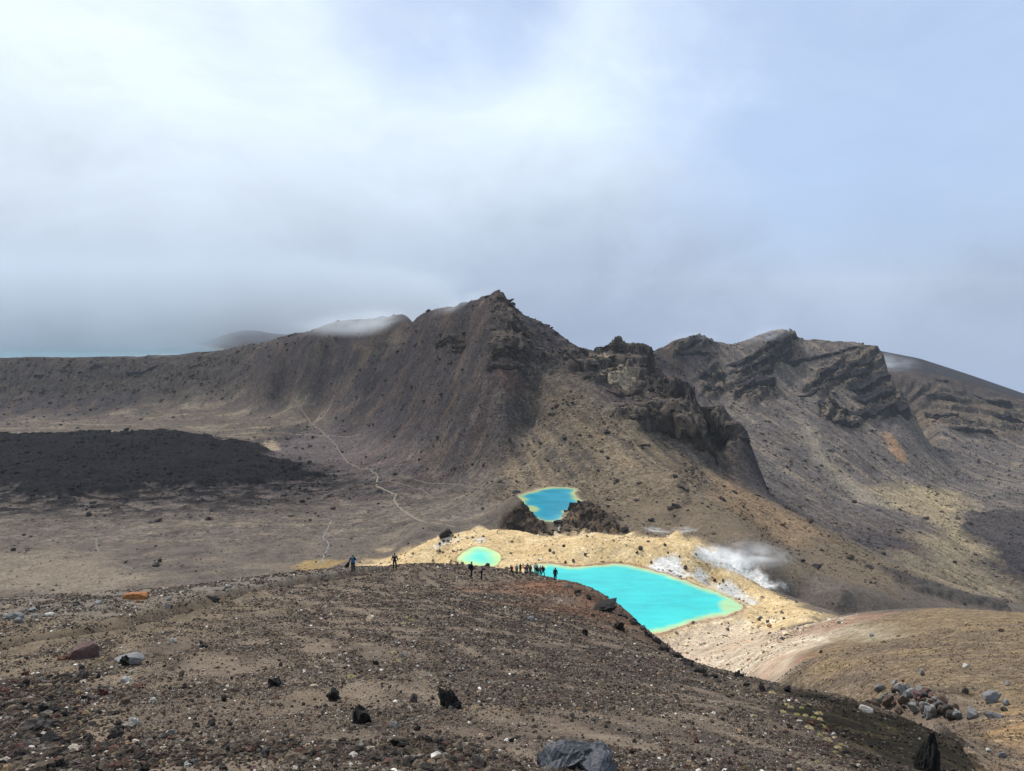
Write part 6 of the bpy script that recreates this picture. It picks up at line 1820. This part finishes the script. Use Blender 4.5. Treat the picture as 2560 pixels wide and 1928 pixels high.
G = 'walkers gathered at the end of the ridge'
p5, j5 = person(1279, 1439, 25, 1.2, 'person with an orange backpack facing left, first of the group on the ridge end', hat=(0.14, 0.14, 0.16), group=G, lean=0.22, arm_l=(0.6, 0.4), arm_r=(0.3, 0.5), leg_l=(0.2, 0.2), leg_r=(-0.25, 0.1))
backpack(p5, j5, (0.34, 0.07, 0.025), 'orange-red backpack on the first walker of the group', (0.30, 0.20, 0.44), lean=0.22, offset=(0, 0.04))
person(1292, 1438, 25, 0.3, 'person in a hooded sage green jacket and black trousers in the group', jacket=(0.17, 0.23, 0.21), hat=(0.17, 0.23, 0.21), hood=True, group=G)
person(1301, 1435, 24, -0.5, 'person all in black holding one arm out, behind the sage jacket', hat=(0.008, 0.008, 0.01), hood=True, group=G, out_r=0.9, arm_r=(0.6, 0.3), spread=0.06)
person(1318, 1434, 26, -0.3, 'person in black looking down behind the maroon jacket', group=G, lean=0.15, bow=0.3)
p9, j9 = person(1315, 1446, 33, 0.1, 'person in maroon top, pale cap and black shorts, nearest of the group', jacket=(0.085, 0.018, 0.030), trousers=(0.008, 0.008, 0.010), hat=(0.52, 0.50, 0.46), shorts=True, shoes=(0.35, 0.33, 0.32), group=G, arm_l=(0.7, 1.4), arm_r=(0.7, 1.4))
backpack(p9, j9, (0.24, 0.25, 0.27), 'small grey waist pack on the walker in black shorts', (0.30, 0.13, 0.22), lift=-0.22)
p10, j10 = person(1326, 1439, 27, -0.35, 'person in blue jeans and a black jacket in the middle of the group', trousers=(0.045, 0.085, 0.16), group=G, leg_l=(0.2, 0.1), leg_r=(-0.12, 0.05))
backpack(p10, j10, (0.03, 0.055, 0.028), 'dark green backpack on the walker in blue jeans', (0.28, 0.18, 0.40))
person(1338, 1434, 26, 0.0, 'person in a pale grey top seen at the back of the group', jacket=(0.40, 0.38, 0.40), group=G)
person(1342, 1435, 25, 0.2, 'person in a violet-blue jacket right of the pale grey top', jacket=(0.075, 0.075, 0.20), hat=(0.16, 0.23, 0.27), group=G)
p13, j13 = person(1345, 1439, 22, 0.0, 'person in black with a white hat in front of the right half of the group', hat=(0.58, 0.60, 0.64), group=G)
backpack(p13, j13, (0.010, 0.010, 0.012), 'black backpack with white shoulders on the walker in the white hat', (0.30, 0.20, 0.44))
person(1351, 1434, 24, -0.2, 'person in a grey-blue jacket and teal cap behind the white hat', jacket=(0.13, 0.17, 0.24), hat=(0.06, 0.15, 0.20), group=G)
p15, j15 = person(1358, 1440, 27, 0.9, 'person in black stepping left under a big pack, last of the group', hat=(0.008, 0.008, 0.010), hood=True, group=G, lean=0.25, leg_l=(0.45, 0.15), leg_r=(-0.25, 0.05), arm_l=(0.7, 0.4), arm_r=(0.5, 0.5))
backpack(p15, j15, (0.008, 0.008, 0.012), 'big round black backpack on the walker stepping left', (0.34, 0.26, 0.46), lean=0.25, offset=(0, 0.04))
person(1388, 1454, 35, -0.15, 'lone person in a long hooded black coat at the ridge end by the lake', jacket=(0.007, 0.009, 0.012), hat=(0.007, 0.009, 0.012), hood=True, long=True, shoes=(0.45, 0.42, 0.42), leg_l=(0.03, 0.0), leg_r=(-0.02, 0.0), out_l=0.16, out_r=0.16)

# tiny walkers on the banks and paths below
BANK = [(1124, 1343, (0.06, 0.09, 0.14), 'in blue beside the slanted black slab'), (1130, 1341, (0.05, 0.03, 0.04), 'in dark clothes right of the slanted slab'), (1133, 1341, (0.02, 0.02, 0.02), 'in black close to the one in dark clothes by the slab'),
        (1147, 1343, (0.10, 0.05, 0.03), 'in rust trousers on the crest above the small pool'), (1243, 1334, (0.03, 0.03, 0.04), 'alone on the skyline of the yellow bank'), (1092, 1383, (0.02, 0.02, 0.025), 'in black on the path left of the small pool, left of three'),
        (1095, 1383, (0.10, 0.05, 0.05), 'with a reddish pack on the path left of the small pool'), (1098, 1382, (0.03, 0.03, 0.03), 'in dark clothes, right of three on the path left of the small pool'), (1081, 1406, (0.02, 0.02, 0.02), 'in black at the lower left of the yellow bank'),
        (1084, 1406, (0.04, 0.05, 0.06), 'beside the one in black at the lower left of the bank'), (1126, 1408, (0.05, 0.03, 0.05), 'in plum just left of the small pool'), (1129, 1408, (0.02, 0.02, 0.025), 'in black just left of the small pool'),
        (1145, 1413, (0.03, 0.05, 0.04), 'standing at the near shore of the small pool'), (1154, 1411, (0.05, 0.07, 0.06), 'beside the upright stone at the small pool')]
for i, (px, py, cj, where) in enumerate(BANK):
    person(px, py, 9, i * 1.1, 'tiny person ' + where, jacket=cj, trousers=(0.012, 0.012, 0.016) if i != 3 else (0.25, 0.11, 0.03), y0=300, y1=385, detail=False, group='walkers on the yellow bank', tall=1.0, leg_l=(0.2, 0.1), leg_r=(-0.2, 0.1))
TRAIL = [(947, 1191, 'highest on the zigzag bend'), (946, 1203, 'on the zigzag below its top bend'), (943, 1216, 'on the zigzag where it turns right'), (971, 1228, 'between the two bends of the zigzag path'), (994, 1241, 'at the lower bend of the zigzag path'), (998, 1268, 'on the long lower leg of the zigzag path'),
         (783, 1068, 'far up the straight path'), (849, 1126, 'on the straight path near its lower end'), (901, 1172, 'where the straight path meets the old lava'), (1034, 1201, 'on the thin path to the mountain foot')]
for i, (px, py, where) in enumerate(TRAIL):
    person(px, py, 5, i * 0.9, 'speck of a person in dark clothes ' + where, y0=400, y1=1000, detail=False, group='walkers on the crater floor paths', tall=1.08, leg_l=(0.2, 0.1), leg_r=(-0.2, 0.1))
# ------------------------------------------------------------------ steam, fog banks and haze
def volume_material(name, density, color, noise_scale=None, lo=0.45, hi=0.75, aniso=0.2, size=(1, 1, 1), fall=True):
    m = bpy.data.materials.new(name)
    m.use_nodes = True
    t = m.node_tree
    t.nodes.clear()
    g = NT(t)
    den = density
    if noise_scale:
        obj = g.n('ShaderNodeTexCoord').outputs['Object']
        f = None
        nz = g.noise(g.vmath('MULTIPLY', obj, size), noise_scale, 4, 0.6, 0.6)
        f = g.maprange(nz, lo, hi)
        if fall:                                # thinner towards the outside of the puff
            ln = g.vmath('LENGTH', obj, out=1)
            f = g.math('MULTIPLY', f, g.maprange(ln, 0.05, 0.92, 1.0, 0.0))
        den = g.math('MULTIPLY', f, density)
    pv = g.n('ShaderNodeVolumePrincipled', {'Color': (*color, 1), 'Density': den, 'Anisotropy': aniso})
    g.n('ShaderNodeOutputMaterial', {'Volume': pv.outputs[0]})
    return m


def puff_mesh(seed, sub=4, lump=0.25):
    bm = bmesh.new()
    bmesh.ops.create_icosphere(bm, subdivisions=sub, radius=1.0)
    co = np.array([v.co[:] for v in bm.verts])
    nz = fbm(co[:, 0] * 1.3 + co[:, 2] * 0.9 + seed * 7, co[:, 1] * 1.3 - co[:, 2] * 0.7 + seed * 3, 1.0, 3, seed)
    for v, k in zip(bm.verts, nz):
        v.co *= 1 + lump * 1.6 * float(k)
    me = bpy.data.meshes.new('puff')
    bm.to_mesh(me)
    bm.free()
    return me


def puff(name, px, py, Y, half, rot, material, label, cat, seed=0, group=None, kind=None, lump=0.25):
    me = puff_mesh(seed, 4, lump)
    me.materials.append(material)
    o = link(name, me)
    o.location = at(px, py, Y)
    o.scale = half
    o.rotation_euler = rot
    tag(o, label, cat, group, kind)
    return o


WET = (0.97, 0.98, 1.0)
puff('steam', 1800, 1393, 316, (15, 8, 7), (0, 0.30, 0), volume_material('steam_dense', 0.55, WET, 1.9, 0.36, 0.78), 'dense white steam rising from the grey fumarole slope', 'steam', 1, kind='stuff')
puff('steam', 1885, 1388, 325, (25, 10, 9.0), (0, 0.10, 0), volume_material('steam_thin', 0.22, WET, 1.7, 0.36, 0.78), 'thin steam drifting right from the fumaroles', 'steam', 2, kind='stuff')
puff('steam', 1640, 1326, 362, (10.0, 5, 2.0), (0, 0.14, 0), volume_material('steam_wisp', 0.42, WET, 2.6, 0.42, 0.66), 'low wisp of steam behind the yellow bank', 'steam', 3, kind='stuff')
puff('steam', 1712, 1326, 366, (10.0, 5, 2.6), (0, -0.05, 0), volume_material('steam_wisp', 0.30, WET, 2.6, 0.42, 0.68), 'second low wisp of steam behind the yellow bank', 'steam', 4, kind='stuff')

# fog lying on the far lake and brushing the crests
def fog_bank(name, lo, hi, density, color, label, soft):
    """a wide bank of fog, thinning out towards its sides, its front and its top (soft: share of the half size)"""
    m = bpy.data.materials.new(name)
    m.use_nodes = True
    t = m.node_tree
    t.nodes.clear()
    g = NT(t)
    obj = g.n('ShaderNodeTexCoord').outputs['Object']
    sp = g.n('ShaderNodeSeparateXYZ', {0: obj})
    wob = g.math('MULTIPLY', g.math('SUBTRACT', g.noise(g.vmath('MULTIPLY', obj, (hi[0] - lo[0], hi[1] - lo[1], (hi[2] - lo[2]) * 2)), 0.0035, 4, 0.6), 0.5), 0.9)
    f = None
    for k in range(3):
        for sg in (-1, 1):
            w_ = soft[k][0 if sg < 0 else 1]
            if w_ is None:
                continue
            v = g.math('MULTIPLY', sp.outputs[k], sg)
            v = g.math('ADD', v, g.math('MULTIPLY', wob, w_))
            e = g.maprange(v, 1 - w_, 1.0, 1.0, 0.0)
            f = e if f is None else g.math('MULTIPLY', f, e)
    pv = g.n('ShaderNodeVolumePrincipled', {'Color': (*color, 1), 'Density': g.math('MULTIPLY', f, density), 'Anisotropy': 0.0})
    g.n('ShaderNodeOutputMaterial', {'Volume': pv.outputs[0]})
    bm = bmesh.new()
    bmesh.ops.create_cube(bm, size=2.0)
    me = bpy.data.meshes.new(name); bm.to_mesh(me); bm.free()
    me.materials.append(m)
    o = link(name, me)
    o.location = [(a + b) / 2 for a, b in zip(lo, hi)]
    o.scale = [(b - a) / 2 for a, b in zip(lo, hi)]
    tag(o, label, None, kind='stuff')
    return o


FOGC = (0.88, 0.93, 0.99)
FOGB = (0.64, 0.70, 0.78)  # greyed so the colour carries the shadow of the cloud overhead
fog_bank('fog', (-3600, 1370, -200), (-250, 4600, 270), 0.0080, FOGB, 'thick fog bank hiding the far shore of the distant lake', ((0.1, 0.20), (0.20, 0.2), (None, 0.95)))
puff('fog', 915, 806, 955, (130, 46, 24), (0, -0.05, 0), volume_material('fog_cap', 0.042, FOGC, 1.3, 0.30, 0.75, 0.0), 'veil of cloud brushing the left shoulder of the mountain', 'fog', 13, kind='stuff')
puff('fog', 1170, 752, 770, (52, 30, 12), (0, -0.32, 0), volume_material('fog_cap', 0.040, FOGC, 1.6, 0.34, 0.78, 0.0), 'wisp of cloud along the ridge left of the peak', 'fog', 14, kind='stuff')
puff('fog', 1735, 846, 1225, (60, 40, 16), (0, 0, 0), volume_material('fog_cap', 0.028, FOGC, 1.6, 0.34, 0.78, 0.0), 'wisp of cloud on the flat top across the valley', 'fog', 15, kind='stuff')
puff('fog', 1905, 846, 1240, (70, 40, 24), (0, -0.35, 0), volume_material('fog_cap', 0.028, FOGC, 1.6, 0.34, 0.78, 0.0), 'wisp of cloud on the layered summit across the valley', 'fog', 16, kind='stuff')
puff('fog', 400, 892, 1330, (120, 30, 9), (0, 0, 0), volume_material('fog_cap', 0.030, FOGC, 2.0, 0.40, 0.72, 0.0), 'thin mist spilling over the crater rim', 'fog', 17, kind='stuff')
puff('fog', 2200, 905, 1330, (90, 60, 26), (0, 0.1, 0), volume_material('fog_cap', 0.022, FOGC, 1.7, 0.38, 0.70, 0.0), 'thin mist on the end of the layered cliff', 'fog', 18, kind='stuff')

bm = bmesh.new()
bmesh.ops.create_cube(bm, size=1.0)
me = bpy.data.meshes.new('haze'); bm.to_mesh(me); bm.free()
me.materials.append(volume_material('haze_air', 0.000034, (0.80, 0.90, 1.0), None, aniso=0.0))
hz_o = link('haze', me)
hz_o.location = (0, 3490, -360)
hz_o.scale = (26000, 7400, 1280)
hz_o['kind'] = 'stuff'; hz_o['label'] = 'faint bluish haze filling the air'
